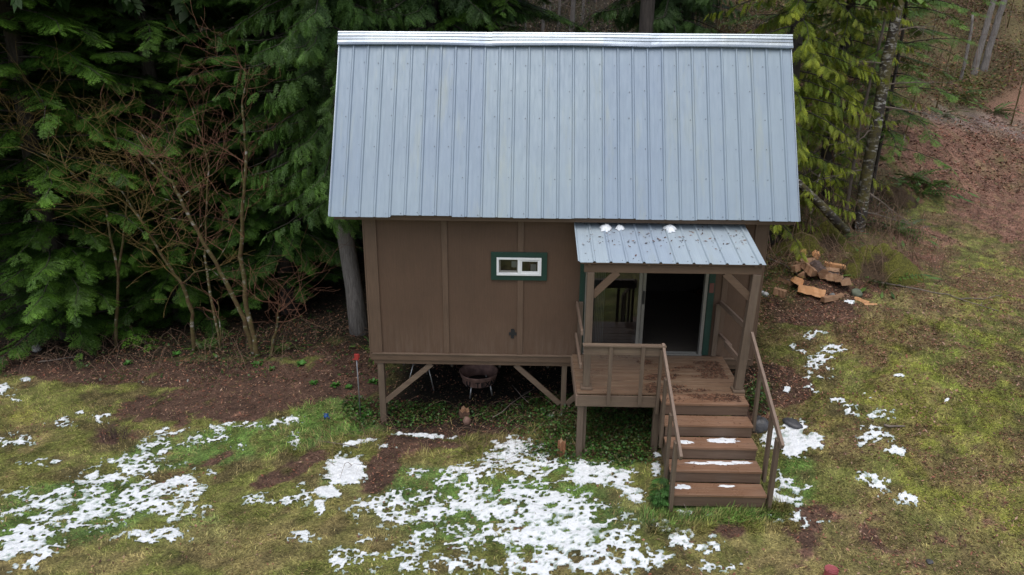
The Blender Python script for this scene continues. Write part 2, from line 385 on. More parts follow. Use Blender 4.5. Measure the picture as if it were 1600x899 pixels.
_a = snow.data.color_attributes.new('Col', 'FLOAT_COLOR', 'POINT'); _t = sst(-.02, .34, uf+.10*(vnoise(ux*60, uy*70, 3)-.5)); _c = np.ones((len(ux), 4), np.float32); _c[:, :3] = np.array([.30,.38,.33])*(1-_t[:, None])+np.array([.80,.83,.86])*_t[:, None]; _a.data.foreach_set('color', _c.ravel())
tag(snow, 'thin lacy patches of melting snow on the lawn', 'snow', kind='stuff')
def snow_at(x, y):
    i = np.clip(((x-sx[0])/.019).round().astype(int), 0, nx-1); j = np.clip(((y-sy[0])/.019).round().astype(int), 0, ny-1)
    inside = (x > sx[0]) & (x < sx[-1]) & (y > sy[0]) & (y < sy[-1])
    return np.where(inside, fsn.reshape(ny, nx)[j, i], -1)

def in_view(x, y, z, mar=40):
    d = np.stack([x, y, z], 1)-CAM; w = d@FW; u = 800+FPX*(d@RT)/w; v = 449.5-FPX*(d@UP)/w
    return (w > 0) & (u > -mar-200) & (u < 1640+mar+160) & (v > -60) & (v < 960+mar)

# ------------------------------------------------------------------ grass blades (one object)
def blades(N, x0, x1, y0, y1, seed, lmin, lmax, wid, flat=.35):
    r = np.random.default_rng(seed)
    x = r.uniform(x0, x1, N); y = r.uniform(y0, y1, N)
    c, g, l = zone(x, y); s = snow_at(x, y)
    clump = fbm(x*3, y*3, 101, 3)
    ok = (r.random(N) < g*(.35+1.1*clump)) & ((s < .04) | (r.random(N) < .5*(s < .36)))
    ok &= ~((x > 4.45) & (x < 5.7) & (y > -2.85) & (y < -1.3))
    x, y, c, clump = x[ok], y[ok], c[ok], clump[ok]; n = len(x)
    z = HG(x, y)-.004
    L = r.uniform(lmin, lmax, n)*(.6+.9*clump); a = fbm(x*2.2, y*2.2, 111, 2)*9+r.normal(0, .9, n)
    el = np.clip(r.normal(flat, .35, n), .05, 1.35)
    dx = np.cos(a)*np.cos(el); dy = np.sin(a)*np.cos(el); dz = np.sin(el)
    w = wid*r.uniform(.6, 1.3, n); px = -np.sin(a)*w; py = np.cos(a)*w
    B = np.stack([x, y, z], 1); P = np.stack([px, py, 0*px], 1); D = np.stack([dx, dy, dz], 1)*L[:, None]
    mid = B+D*.55; tip = B+D; tip[:, 2] -= L*.18*np.cos(el)
    V = np.stack([B-P, B+P, mid+P*.8, mid-P*.8, tip], 1).reshape(-1, 3)
    i = np.arange(n)[:, None]*5
    F = np.concatenate([i+np.array([[0, 1, 2]]), i+np.array([[0, 2, 3]]), i+np.array([[3, 2, 4]])])
    br = (.5+2.1*r.random(n)**1.4)[:, None]
    t = r.random(n)[:, None]; straw = np.array([.32, .26, .11]); C = c*br; C = np.where(t < .24, straw*br*.8, C)
    return V, F, np.repeat(C, 5, 0)
parts = [blades(330000, -8.6, 11.0, -4.9, 1.4, 1, .03, .075, .0038), blades(120000, 5.6, 14.5, -3.5, 8.0, 2, .03, .07, .0045),
         blades(7000, 4.1, 6.0, -3.25, -2.7, 5, .08, .17, .004, .8), blades(9000, -1.6, 4.8, -1.2, .4, 6, .08, .16, .004, .6)]
V = []; F = []; C = []; o = 0
for v, f, c in parts: V.append(v); F.append(f+o); C.append(c); o += len(v)
gr = np_mesh('grass', np.concatenate(V), np.concatenate(F), M_blade, np.concatenate(C))
tag(gr, 'short matted winter grass and moss covering the clearing', 'grass', kind='stuff')

# ------------------------------------------------------------------ leaf litter (one object)
def litter(N, x0, x1, y0, y1, seed, size, far=False):
    r = np.random.default_rng(seed); x = r.uniform(x0, x1, N); y = r.uniform(y0, y1, N)
    c, g, l = zone(x, y); s = snow_at(x, y)
    ok = (r.random(N) < l+.02) & (s < .05)
    ok &= ~((x > 4.45) & (x < 5.7) & (y > -2.85) & (y < -1.3))
    x, y = x[ok], y[ok]; n = len(x); z = HG(x, y)+r.uniform(.003, .02, n) if not far else H(x, y)+r.uniform(.0, .03, n)
    a = r.uniform(0, 2*PI, n); L = size*r.uniform(.5, 1.5, n); w = L*r.uniform(.12, .6, n)
    t1 = r.normal(0, .35, n); t2 = r.normal(0, .35, n)
    u = np.stack([np.cos(a), np.sin(a), t1], 1)*L[:, None]; p = np.stack([-np.sin(a), np.cos(a), t2], 1)*w[:, None]
    B = np.stack([x, y, z], 1)
    V = np.stack([B-u, B+p, B+u, B-p], 1).reshape(-1, 4, 3).reshape(-1, 3)
    F = np.arange(n*4).reshape(-1, 4)
    pal = np.array([[.26,.12,.075],[.15,.07,.045],[.33,.18,.11],[.09,.045,.03],[.36,.23,.16],[.24,.09,.055],[.13,.10,.04]])
    C = pal[r.integers(0, 7, n)]*r.uniform(.6, 1.2, n)[:, None]
    return V, F, np.repeat(C, 4, 0)
parts = [litter(90000, 6.2, 14, -4.9, 5, 13, .018), litter(70000, -8.6, 12, -4.9, 4.2, 3, .02), litter(130000, 6.0, 19, -2, 16, 4, .022, False), litter(60000, 8, 30, 8, 26, 8, .05, True), litter(16000, -9, 7, 1, 9, 9, .028)]
V = []; F = []; C = []; o = 0
for v, f, c in parts: V.append(v); F.append(f+o); C.append(c); o += len(v)
lt = np_mesh('leaf_litter', np.concatenate(V), np.concatenate(F), M_leaf, np.concatenate(C))
tag(lt, 'fallen brown leaves and twigs scattered over soil and path', 'leaf litter', kind='stuff')
# ================================================================== CABIN
BR = (.105, .061, .037)
nt = NT('siding_brown'); v = coords(nt, (10,10,1.2)); g = noise(nt, v, 5, 6, .65)
c1 = ramp(nt, g, [(.25, tuple(x*.86 for x in BR)), (.75, tuple(x*1.12 for x in BR))])
d = noise(nt, coords(nt, (1,1,.6)), 1.6, 6, .62)
c1 = mix(nt, ramp(nt, d, [(.38, (.5,)*3), (.62, (0,0,0))]), c1, tuple(x*.72 for x in BR))
e = noise(nt, coords(nt, (3,3,1)), 3.5, 5, .7)
c1 = mix(nt, ramp(nt, e, [(.6, (0,0,0)), (.78, (.35,)*3)]), c1, (.14,.09,.06))
sz = nt.n('ShaderNodeTexCoord'); sx_ = nt.n('ShaderNodeSeparateXYZ'); nt.l(sz.outputs['Object'], sx_.inputs[0])
mr = nt.n('ShaderNodeMapRange'); nt.l(sx_.outputs['Z'], mr.inputs[0]); mr.inputs[1].default_value = .1; mr.inputs[2].default_value = .75; mr.inputs[3].default_value = 1; mr.inputs[4].default_value = 0
mm_ = nt.n('ShaderNodeMath', operation='MULTIPLY'); nt.l(mr.outputs[0], mm_.inputs[0]); nt.l(ramp(nt, noise(nt, coords(nt, (9,9,1)), 2.2, 6, .7), [(.4, (0,0,0)), (.7, (.7,)*3)]), mm_.inputs[1])
c1 = mix(nt, mm_.outputs[0], c1, (.15,.105,.075))
vs = noise(nt, coords(nt, (26,26,.5)), 2, 5, .7); c1 = mix(nt, 1.0, c1, ramp(nt, vs, [(.3, (.90,.90,.90)), (.7, (1.06,1.05,1.04))]), 'MULTIPLY')
nt.l(c1, nt.b.inputs['Base Color']); nt.b.inputs['Roughness'].default_value = .75; bump(nt, g, .4, .003); M_siding = nt.m
M_trimv = wood('brown_trim_upright', (.118,.073,.047), 'z', None, .6)
M_trimh = wood('brown_trim_level', (.118,.074,.047), 'x', None, .6)
M_rail = wood('worn_brown_rail', (.19,.130,.095), 'y', (.30,.23,.17), .6, .35)
M_railx = wood('worn_brown_rail_level', (.14,.097,.068), 'x', (.30,.23,.15), .6, .35)
M_postz = wood('worn_brown_post', (.125,.088,.062), 'z', (.24,.19,.13), .6, .3)
M_deck = wood('worn_deck_board', (.175,.108,.068), 'x', (.28,.22,.15), .5, .6, True)
M_tread = wood('worn_step_board', (.22,.122,.074), 'x', (.30,.20,.14), .5, .5, True)
M_riser = wood('step_riser_board', (.12,.078,.054), 'x', (.20,.14,.10), .6, .35)
M_green = plain('green_paint', (.008,.040,.028), .5, 0, .12, 10, (1,1,1), .1)
M_white = plain('white_vinyl', (.80,.82,.84), .35, 0, .04, 6, (1,1,1), 0)
M_alu = plain('door_aluminium', (.24,.235,.215), .45, .4, .12, 12, (4,4,1), .05)
M_black = plain('black_tape', (.012,.012,.014), .45, 0, .1)
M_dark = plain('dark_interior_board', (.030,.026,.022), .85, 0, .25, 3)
M_floor = wood('interior_floor', (.10,.085,.07), 'x', None, .5)

def galv(name, c, metal, rough, stain=True, seed=0):
    nt = NT(name); v = coords(nt, (1,1,1))
    pn = nt.n('ShaderNodeTexCoord'); sp = nt.n('ShaderNodeSeparateXYZ'); nt.l(pn.outputs['Object'], sp.inputs[0])
    mt = nt.n('ShaderNodeMath', operation='MULTIPLY'); nt.l(sp.outputs['X'], mt.inputs[0]); mt.inputs[1].default_value = 1/.9144
    fl = nt.n('ShaderNodeMath', operation='FLOOR'); nt.l(mt.outputs[0], fl.inputs[0])
    wn = nt.n('ShaderNodeTexWhiteNoise', noise_dimensions='1D'); nt.l(fl.outputs[0], wn.inputs['W'])
    st = noise(nt, coords(nt, (9,.6,.6)), 2.2, 6, .6)
    col = ramp(nt, st, [(.3, tuple(x*.95 for x in c)), (.7, tuple(min(1, x*1.04) for x in c))])
    pv = ramp(nt, wn.outputs['Value'], [(0, (.92,.93,.97)), (1, (1.05,1.04,1.0))]); col = mix(nt, 1.0, col, pv, 'MULTIPLY')
    cl = noise(nt, v, .9, 5, .6); col = mix(nt, 1.0, col, ramp(nt, cl, [(.35, (.93,.94,.97)), (.65, (1.04,1.04,1.02))]), 'MULTIPLY')
    if stain:
        sy_ = noise(nt, coords(nt, (2.6,.35,.35)), 1.5, 7, .7)
        col = mix(nt, ramp(nt, sy_, [(.54, (0,0,0)), (.74, (.40,)*3)]), col, (.34,.36,.25))
    nt.l(col, nt.b.inputs['Base Color']); nt.b.inputs['Metallic'].default_value = metal
    nt.l(ramp(nt, noise(nt, coords(nt, (6,1,1)), 4, 4), [(.3, (rough*.8,)*3), (.7, (rough*1.2,)*3)]), nt.b.inputs['Roughness'])
    bump(nt, noise(nt, coords(nt, (2,1.2,1.2)), 2.5, 3), .25, .01)
    return nt.m
M_roof = galv('galvanised_roof_sheet', (.238,.302,.370), .12, .48)
M_cap = galv('bright_ridge_flashing', (.30,.34,.38), .8, .25, False)
M_proof = galv('porch_roof_sheet', (.37,.44,.50), .2, .42, True)
M_screw = plain('roof_screw', (.12,.13,.15), .5, .6, .1)

cabin = empty('cabin', (0,0,0))
tag(cabin, 'brown plywood cabin on posts with steep blue grey metal roof and porch', 'cabin')
W = 6.20; D = 3.3; EY, EZ, RY, RZ = -.30, 2.476, 1.125, 5.072
BY, BZ = 3.62, 2.60       # rear eave
def roof_z(y): return EZ+(y-EY)*(RZ-EZ)/(RY-EY) if y <= RY else RZ+(y-RY)*(BZ-RZ)/(BY-RY)

# front siding with a window opening and a door opening, thickness 7 cm behind y=0
WX0, WX1, WZ0, WZ1 = 2.065, 2.745, 1.495, 1.765
DX0, DX1, DZ0, DZ1 = 3.46, 5.36, .165, 2.20
m = MB(); zt = roof_z(0)-.12
def fw_(x0, x1, z0, z1): m.box(x0, x1, 0, .07, z0, z1)
fw_(.02, WX0, .03, zt); fw_(WX0, WX1, .03, WZ0); fw_(WX0, WX1, WZ1, zt); fw_(WX1, DX0, .03, zt)
fw_(DX0, DX1, DZ1, zt); fw_(DX0, DX1, .03, DZ0-.02); fw_(DX1, W-.02, .03, zt)
m.build('front_wall', M_siding, cabin)
def gable(x0, x1, name):
    m = MB(); P = [(.072, .03), (D, .03), (D, roof_z(D)-.05), (RY, RZ-.08), (.072, roof_z(.072)-.06)]
    v = [(x0, y, z) for y, z in P]+[(x1, y, z) for y, z in P]; n = 5
    m.add(v, [tuple(range(n)), tuple(range(2*n-1, n-1, -1))]+[(i, n+i, n+(i+1) % n, (i+1) % n) for i in range(n)])
    return m.build(name, M_siding, cabin)
gable(.02, .09, 'side_wall'); gable(W-.09, W-.02, 'side_wall')
MB().box(.09, W-.09, D-.07, D, .03, roof_z(D)-.06).build('rear_wall', M_siding, cabin)
MB().box(.09, W-.09, .074, D-.074, -.02, .14).build('floor', M_floor, cabin)
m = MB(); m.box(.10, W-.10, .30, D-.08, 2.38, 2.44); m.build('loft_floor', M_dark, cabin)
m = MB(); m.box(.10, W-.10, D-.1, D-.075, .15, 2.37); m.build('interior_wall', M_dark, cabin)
MB().box(.1, W-.1, D-.03, D+.01, -1.2, -.03).build('rear_light_block', M_dark, cabin)  # unseen panel, added to keep light from entering under the cabin
MB().box(0.0, W, -.045, -.003, 0.0, .105).build('skirt_board', M_trimh, cabin, bevel=.003)
MB().box(0.03, W-.03, -.02, .10, -.075, -.004).build('floor_beam', M_trimh, cabin, bevel=.003)
MB().box(.02, W-.02, -.060, -.003, .106, .118).build('drip_strip', M_railx, cabin)
for x in (.5, 1.3, 2.1, 2.9, 3.7, 4.5, 5.3): MB().box(x-.02, x+.02, .12, D-.05, -.18, -.025).build('floor_joist', M_dark, cabin)
MB().box(0.0, .185, -.028, -.002, .119, 2.48).build('corner_board', M_trimv, cabin, bevel=.003)
MB().box(W-.185, W, -.028, -.002, .119, 2.48).build('corner_board', M_trimv, cabin, bevel=.003)
MB().box(-.025, -.002, -.028, .12, 0, 2.40).build('corner_board', M_trimv, cabin, bevel=.003)
MB().box(W+.002, W+.025, -.028, .12, 0, 2.40).build('corner_board', M_trimv, cabin, bevel=.003)
for x0, z0, z1 in ((1.195, .119, 2.48), (2.385, .119, 1.40), (2.385, 1.862, 2.48), (5.60, .17, 2.3)):
    MB().box(x0, x0+.09, -.021, -.002, z0, z1).build('batten', M_trimv, cabin, bevel=.002)
MB().box(0.19, W-.19, -.024, -.003, 2.36, 2.44).build('frieze_board', M_trimh, cabin)
tp = MB(); tp.box(2.285, 2.335, -.008, -.003, .40, .565); tp.box(2.252, 2.378, -.011, -.0085, .455, .508); tp.add([(2.29,-.0125,.50),(2.35,-.0125,.51),(2.345,-.0125,.56),(2.285,-.0125,.55)], [(0,1,2,3)])
tp.build('tape_patch', M_black, cabin)

# ---- main roof
def rib_sheet(x0, x1, s, L, pitch=.2286, h=.019, thick=0, panel=None, first=0.0):
    """corrugated profile points along x -> list of (x, up)"""
    P = []; x = x0+first
    P.append((x0, h if first == 0 else 0))
    k = 0
    while x < x1+1e-6:
        if x > x0+1e-6: P += [(x-.024, 0), (x-.010, h), (x+.010, h), (x+.024, 0)]
        elif first == 0: P += [(x0+.014, h), (x0+.034, 0)]
        if x+pitch*.5 < x1: P += [(x+pitch*.34, 0), (x+pitch*.37, .0010), (x+pitch*.40, 0), (x+pitch*.6, 0), (x+pitch*.63, .0010), (x+pitch*.66, 0)]
        x += pitch; k += 1
    P = [p for p in P if p[0] <= x1-.001]+[(x1, P[-1][1] if P[-1][0] < x1 else 0)]
    return P
def roof_mesh(P, y0, z0, y1, z1, jag, nseg=10, over=0.004, wob=.002):
    """from the eave (y0,z0) to the top (y1,z1)"""
    L = math.hypot(y1-y0, z1-z0); dy, dz = (y1-y0)/L, (z1-z0)/L; ny, nz = -dz, dy
    m = MB(); v = []; f = []; n = len(P)
    for j in range(nseg+1):
        t = j/nseg
        for (x, u) in P:
            s = t*L-(jag(x)*(1-t) if jag else 0)
            u2 = u+wob*math.sin(x*2.1+t*5)
            v.append((x, y0+dy*s+ny*u2, z0+dz*s+nz*u2))
    for j in range(nseg):
        for i in range(n-1): f.append((j*n+i, j*n+i+1, (j+1)*n+i+1, (j+1)*n+i))
    m.add(v, f); return m, L, (dy, dz), (ny, nz)
XL, XR = -.453, 6.558
jr = random.Random(3); jv = [0.018, -.016, -.002, .004, -.006, .004, -.008, .006, .0]
def jag(x): return jv[min(8, max(0, int((x-XL-.02)/.9144)))]
P = rib_sheet(XL, XR, 0, 0)
m, L, (dy, dz), (ny_, nz_) = roof_mesh(P, EY, EZ, RY-.01, RZ-.02, jag)
roofv = None
for k in range(1, 31):            # screws beside each rib
    for s in (.045, .62, 1.10, 1.58, 2.02, 2.45):
        x = XL+k*.2286-.055+jr.uniform(-.012, .012); s2 = s+jr.uniform(-.018, .018); r = jr.choice((.0045, .006, .008))
        c = Vector((x, EY+dy*s2+ny_*.004, EZ+dz*s2+nz_*.004)); q = []
        for a in range(6): q.append(c+Vector((math.cos(a*PI/3)*r, dy*math.sin(a*PI/3)*r, dz*math.sin(a*PI/3)*r)))
        q += [p+Vector((0, ny_*.006, nz_*.006)) for p in q]
        m.add(q, [(6,7,8,9,10,11)]+[(a, (a+1) % 6, 6+(a+1) % 6, 6+a) for a in range(6)], 1)
roof = m.build('roof', [M_roof, M_screw], cabin)
mb, *_ = roof_mesh(P, BY, BZ, RY+.01, RZ-.02, None)
mb.build('rear_roof', [M_roof], cabin)
def slab(yA, zA, yB, zB, x0, x1, off, th):
    L = math.hypot(yB-yA, zB-zA); a, b = -(zB-zA)/L, (yB-yA)/L
    if b < 0: a, b = -a, -b
    v = [(x, y-a*o*1.0, z-b*o) for x in (x0, x1) for (y, z) in ((yA, zA), (yB, zB)) for o in (off, off+th)]
    return MB().add(v, [(0,1,3,2),(4,6,7,5),(0,4,5,1),(2,3,7,6),(0,2,6,4),(1,5,7,3)])
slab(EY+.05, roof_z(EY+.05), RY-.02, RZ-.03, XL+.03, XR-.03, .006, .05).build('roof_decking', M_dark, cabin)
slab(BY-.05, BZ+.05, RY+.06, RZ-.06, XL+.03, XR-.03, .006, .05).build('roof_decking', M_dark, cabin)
MB().box(XL+.05, XR-.05, EY+.075, EY+.115, 2.40, 2.52).build('fascia_board', M_trimh, cabin)
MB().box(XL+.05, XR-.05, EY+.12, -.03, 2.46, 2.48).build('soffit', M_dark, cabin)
for x0 in (XL+.006, XR-.030):     # rake boards and bright edge flashing
    mm = slab(EY+.02, roof_z(EY+.02), RY-.02, RZ-.035, x0, x0+.024, .008, .12); mm.build('rake_board', M_trimh, cabin)
    mm = slab(BY-.02, BZ+.02, RY+.02, RZ-.035, x0, x0+.024, .008, .12); mm.build('rake_board', M_trimh, cabin)
for x0 in (XL-.010, XR-.004):
    mm = slab(EY-.0, EZ-.005, RY-.02, RZ-.04, x0, x0+.014, -.016, .07); mm.build('edge_flashing', M_cap, cabin)

# ridge flashing: folded profile, two laps, a little buckled
def cap_prof():
    L = math.hypot(RY-EY, RZ-EZ); a = ((RY-EY)/L, (RZ-EZ)/L); nn = (-a[1], a[0])
    pr = [(-.235, .022), (-.228, .046), (-.196, .052), (-.190, .040), (-.148, .042), (-.140, .052), (-.128, .040), (-.092, .042), (-.084, .052), (-.072, .040), (-.034, .040), (-.026, .052), (-.004, .050), (.004, .030)]
    return [(RY+a[0]*s+nn[0]*h, RZ+a[1]*s+nn[1]*h) for s, h in pr], a, nn
pr, aa, nn = cap_prof()
m = MB(); lr = np.random.default_rng(12)
for x0, x1, lift in ((XL-.02, 1.98, .003), (1.94, 4.40, .009), (4.36, XR+.02, .005)):
    xs = np.linspace(x0, x1, 40)
    def off(j, i, x0=x0, x1=x1, lift=lift, xs=xs):
        t = (xs[j]-x0)/(x1-x0); w = (13-i)/13.0
        b = lift+w*(.010*math.sin(PI*t)+.008*vnoise(np.array([xs[j]*2.3]), np.array([i*.35]), 4)[0])
        if t < .06 and i in (4, 5, 8, 9): b -= .0015
        sl = w*.016*math.sin(PI*t*.9+.3)
        return (nn[0]*b+aa[0]*sl, nn[1]*b+aa[1]*sl)
    m.extrude_x(pr, xs, off)
back = [(RY+.0, RZ+.028), (RY+.14, RZ-.10)]
m.extrude_x([pr[-1], (RY+.02, RZ+.02), (RY+.2, roof_z(RY+.2)+.03)], np.linspace(XL-.02, XR+.02, 8))
m.build('ridge_cap', M_cap, roof, smooth=False)

# ---- window
win = empty('window', (2.405, 0, 1.63), parent=cabin)
def wloc(m, *a, **k): return m
def B(x0, x1, y0, y1, z0, z1, o=(2.405, 0, 1.63)): return MB().box(x0-o[0], x1-o[0], y0-o[1], y1-o[1], z0-o[2], z1-o[2])
m = B(1.965, 2.845, -.030, -.0225, 1.775, 1.858); 
def Badd(m, x0, x1, y0, y1, z0, z1, o=(2.405, 0, 1.63), mi=0): return m.box(x0-o[0], x1-o[0], y0-o[1], y1-o[1], z0-o[2], z1-o[2], mi)
m = MB(); Badd(m, 1.965, 2.845, -.030, -.001, 1.775, 1.858); Badd(m, 1.965, 2.845, -.030, -.001, 1.402, 1.485); Badd(m, 1.965, 2.055, -.0295, -.001, 1.485, 1.775); Badd(m, 2.755, 2.845, -.0295, -.001, 1.485, 1.775)
m.build('window_trim', M_green, win, bevel=.003)
m = MB()
Badd(m, 2.055, 2.755, -.048, .05, 1.745, 1.775); Badd(m, 2.055, 2.755, -.048, .05, 1.485, 1.518); Badd(m, 2.055, 2.088, -.048, .05, 1.518, 1.745); Badd(m, 2.722, 2.755, -.048, .05, 1.518, 1.745); Badd(m, 2.385, 2.425, -.046, .045, 1.518, 1.745)
Badd(m, 2.425, 2.722, -.036, .0, 1.715, 1.745); Badd(m, 2.425, 2.722, -.036, .0, 1.518, 1.55); Badd(m, 2.425, 2.452, -.036, .0, 1.55, 1.715); Badd(m, 2.696, 2.722, -.036, .0, 1.55, 1.715)
m.build('window_frame', M_white, win, bevel=.002)
m = MB()
Badd(m, 2.088, 2.385, .012, .03, 1.73, 1.745); Badd(m, 2.088, 2.385, .012, .03, 1.518, 1.548); Badd(m, 2.088, 2.112, .012, .03, 1.548, 1.73); Badd(m, 2.370, 2.385, .012, .03, 1.548, 1.73)
m.build('sash', M_alu, win)
nt = NT('window_glass'); nt.b.inputs['Base Color'].default_value = (.9,.93,.95,1); nt.b.inputs['Roughness'].default_value = .02; nt.b.inputs['Transmission Weight'].default_value = 1; nt.b.inputs['IOR'].default_value = 1.45
M_glass = nt.m
def glass_sheet(m, x0, x1, y, z0, z1, o=(2.405, 0, 1.63)):
    return m.add([(x0-o[0], y-o[1], z0-o[2]), (x1-o[0], y-o[1], z0-o[2]), (x1-o[0], y-o[1], z1-o[2]), (x0-o[0], y-o[1], z1-o[2])], [(0,1,2,3)])
nt = NT('thin_glass'); fr = nt.n('ShaderNodeFresnel'); fr.inputs['IOR'].default_value = 1.9
tr = nt.n('ShaderNodeBsdfTransparent'); tr.inputs['Color'].default_value = (.55,.58,.58,1); gl = nt.n('ShaderNodeBsdfGlossy'); gl.inputs['Roughness'].default_value = .03; gl.inputs['Color'].default_value = (.95,.97,1,1)
mx = nt.n('ShaderNodeMixShader'); nt.l(fr.outputs[0], mx.inputs[0]); nt.l(tr.outputs[0], mx.inputs[1]); nt.l(gl.outputs[0], mx.inputs[2]); nt.l(mx.outputs[0], nt.t.nodes['Material Output'].inputs['Surface'])
M_tglass = nt.m
m = MB(); glass_sheet(m, 2.112, 2.372, .02, 1.548, 1.73); m.build('pane', M_tglass, win)
m = MB(); glass_sheet(m, 2.452, 2.696, -.018, 1.55, 1.715); m.build('pane', M_tglass, win)
M_paper = plain('white_sticker', (.7,.72,.74), .6, 0, .1, 30)
m = MB(); Badd(m, 2.285, 2.365, .022, .026, 1.60, 1.70); m.build('sticker', M_paper, win)
m = MB(); Badd(m, 2.585, 2.675, -.014, -.010, 1.555, 1.665); m.build('sticker', M_paper, win)

# ---- sliding door
door = empty('sliding_door', (4.41, 0, .165), parent=cabin); DO = (4.41, 0, .165)
def db(m, *a, mi=0): return Badd(m, *a, o=DO, mi=mi)
m = MB(); db(m, 3.365, 3.448, -.028, -.002, .165, 2.30); db(m, 5.385, 5.485, -.028, -.002, .165, 2.30); db(m, 3.448, 5.385, -.027, -.002, 2.21, 2.30)
m.build('door_trim', M_green, door, bevel=.003)
m = MB(); db(m, 3.452, 3.487, -.03, .06, .185, 2.205); db(m, 5.325, 5.375, -.034, .06, .185, 2.205); db(m, 3.487, 5.325, -.03, .06, 2.165, 2.205)
m.build('door_frame', M_alu, door, bevel=.002)
m = MB(); db(m, 3.45, 5.376, -.05, .075, .163, .184); db(m, 3.5, 5.3, .0, .008, .184, .196); db(m, 3.5, 5.3, .035, .043, .184, .196)
m.build('threshold', M_alu, door, bevel=.002)
m = MB(); db(m, 3.489, 3.525, -.012, .010, .20, 2.16); db(m, 4.300, 4.352, -.012, .010, .20, 2.16); db(m, 3.525, 4.30, -.012, .010, .20, .25); db(m, 3.525, 4.30, -.012, .010, 2.11, 2.16)
gp = m.build('fixed_panel', M_alu, door, bevel=.002)
m = MB(); glass_sheet(m, 3.525, 4.30, -.001, .25, 2.11, DO); m.build('glass', M_tglass, door)
m = MB(); db(m, 4.362, 4.415, .022, .048, .20, 2.16); db(m, 3.54, 4.362, .022, .048, .20, .25); db(m, 3.54, 4.362, .022, .048, 2.11, 2.16); db(m, 3.50, 3.54, .022, .048, .20, 2.16)
sp = m.build('sliding_panel', M_alu, door, bevel=.002)
m = MB(); db(m, 4.372, 4.402, -.006, .021, 1.02, 1.24); m.build('handle', M_black, door, bevel=.004)
m = MB()
for i in range(9): 
    x = 3.56+i*.028; db(m, x, x+.02, .30+.012*(i % 2), .306+.012*(i % 2), .22, 2.1)
m.build('curtain', plain('pale_blind', (.20,.21,.20), .8), door)
MB().box(5.40, 5.47, -.034, -.029, 1.24, 1.40).build('plaque', plain('dull_red_plaque', (.16,.06,.045), .7), cabin)

# ---- posts and braces under the cabin
def upost(x, y, top=-.078, w=.105, name='support_post'):
    z0 = h1(x, y)-.25
    return MB().box(x-w/2, x+w/2, y-w/2, y+w/2, z0, top).build(name, M_postz, cabin, bevel=.004)
upost(.135, .045); upost(3.17, .045, w=.085); upost(W-.12, .045)
for x in (.135, 3.17, W-.12): upost(x, D-.1)
def brace(p, q, w=.04, h=.085, mat=None, parent=None, name='brace', up=(0,-1,0)):
    return MB().bar(p, q, h, w, up).build(name, mat or M_railx, parent or cabin, bevel=.003)
brace((.17, .03, -.80), (.98, .03, -.09)); brace((2.36, .03, -.085), (3.11, .03, -.79)); brace((3.225, .03, -.79), (3.42, .03, -.60))

# ---- porch deck
DXL, DXR, DD, ZD = 3.294, 5.707, 1.413, .160
deck = MB()
for x in (3.34, 3.95, 4.55, 5.15, 5.66): deck.box(x-.02, x+.02, -DD+.045, -.05, ZD-.19, ZD-.034)
deck = deck.build('porch_deck', M_riser, cabin)
nb = 10; bw = (DD-.05)/nb
for i in range(nb):
    y1 = -.05-i*bw; o = MB().box(DXL-.012, DXR+.006+random.uniform(-.004, .004), y1-bw+.011, y1, ZD-.032, ZD+random.uniform(-.002, .002)).build('deck_board', M_deck, deck, bevel=.003)
MB().box(DXL, 4.50, -DD-.030, -DD-.001, ZD-.205, ZD-.034).build('fascia', M_railx, deck, bevel=.003)
MB().box(DXL-.03, DXL-.001, -DD-.03, -.05, ZD-.205, ZD-.034).build('fascia', M_rail, deck, bevel=.003)
MB().box(DXR-.03, DXR-.001, -DD-.03, -.05, ZD-.205, ZD-.034).build('fascia', M_rail, deck, bevel=.003)
for x, y in ((3.345, -1.36), (5.64, -1.30), (4.46, -1.36)):
    z0 = h1(x, y)-.3; MB().box(x-.045, x+.045, y-.05, y+.05, z0, ZD-.207).build('deck_post', M_postz, deck, bevel=.004)
MB().box(3.40, 3.44, -1.33, -1.29, h1(3.4, -1.3)-.3, ZD-.2).build('deck_post', M_postz, deck)

# ---- stairs
R_, T_ = .183, .28; SXL, SXR = 4.485, 5.675
m = MB()
for x in (SXL+.0, SXR-.038):
    pts = [(-DD-.031, ZD-.036)]
    for i in range(5):
        yf = -DD-(i+1)*T_+.03; z = ZD-i*R_-.036; pts += [(yf, z), (yf, z-R_)] if i < 4 else [(yf, z), (yf, z-R_+.03)]
    pts += [(-DD-5*T_+.30, ZD-5*R_-.0), (-DD-.031, ZD-.036-.55)]
    v = [(xx, y, z) for xx in (x, x+.038) for y, z in pts]; n = len(pts)
    m.add(v, [tuple(range(n))[::-1], tuple(range(n, 2*n))]+[(i, (i+1) % n, n+(i+1) % n, n+i) for i in range(n)])
v1 = m.v[:len(m.v)//2]; nf = len(m.f)//2
st = empty('staircase', (0,0,0), parent=cabin)
for q in (0, 1):
    k = len(m.v)//2; MB().add(m.v[q*k:(q+1)*k], [tuple(i-q*k for i in f) for f in m.f[q*nf:(q+1)*nf]]).build('stringer', M_riser, st)
for i in range(5):
    y1 = -DD-i*T_; y0 = y1-T_; z = ZD-i*R_
    a = MB().box(SXL-.02, SXR+.012, y0, y0+.137, z-.034, z).build('tread_board', M_tread, st, bevel=.004)
    a = MB().box(SXL-.02, SXR+.010, y0+.143, y1-.003 if i else y1-.003, z-.034, z-.001).build('tread_board', M_tread, st, bevel=.004)
    MB().box(SXL-.004, SXR+.002, y0+.010, y0+.029, z-R_+.002, z-.036).build('riser', M_riser, st, bevel=.003)
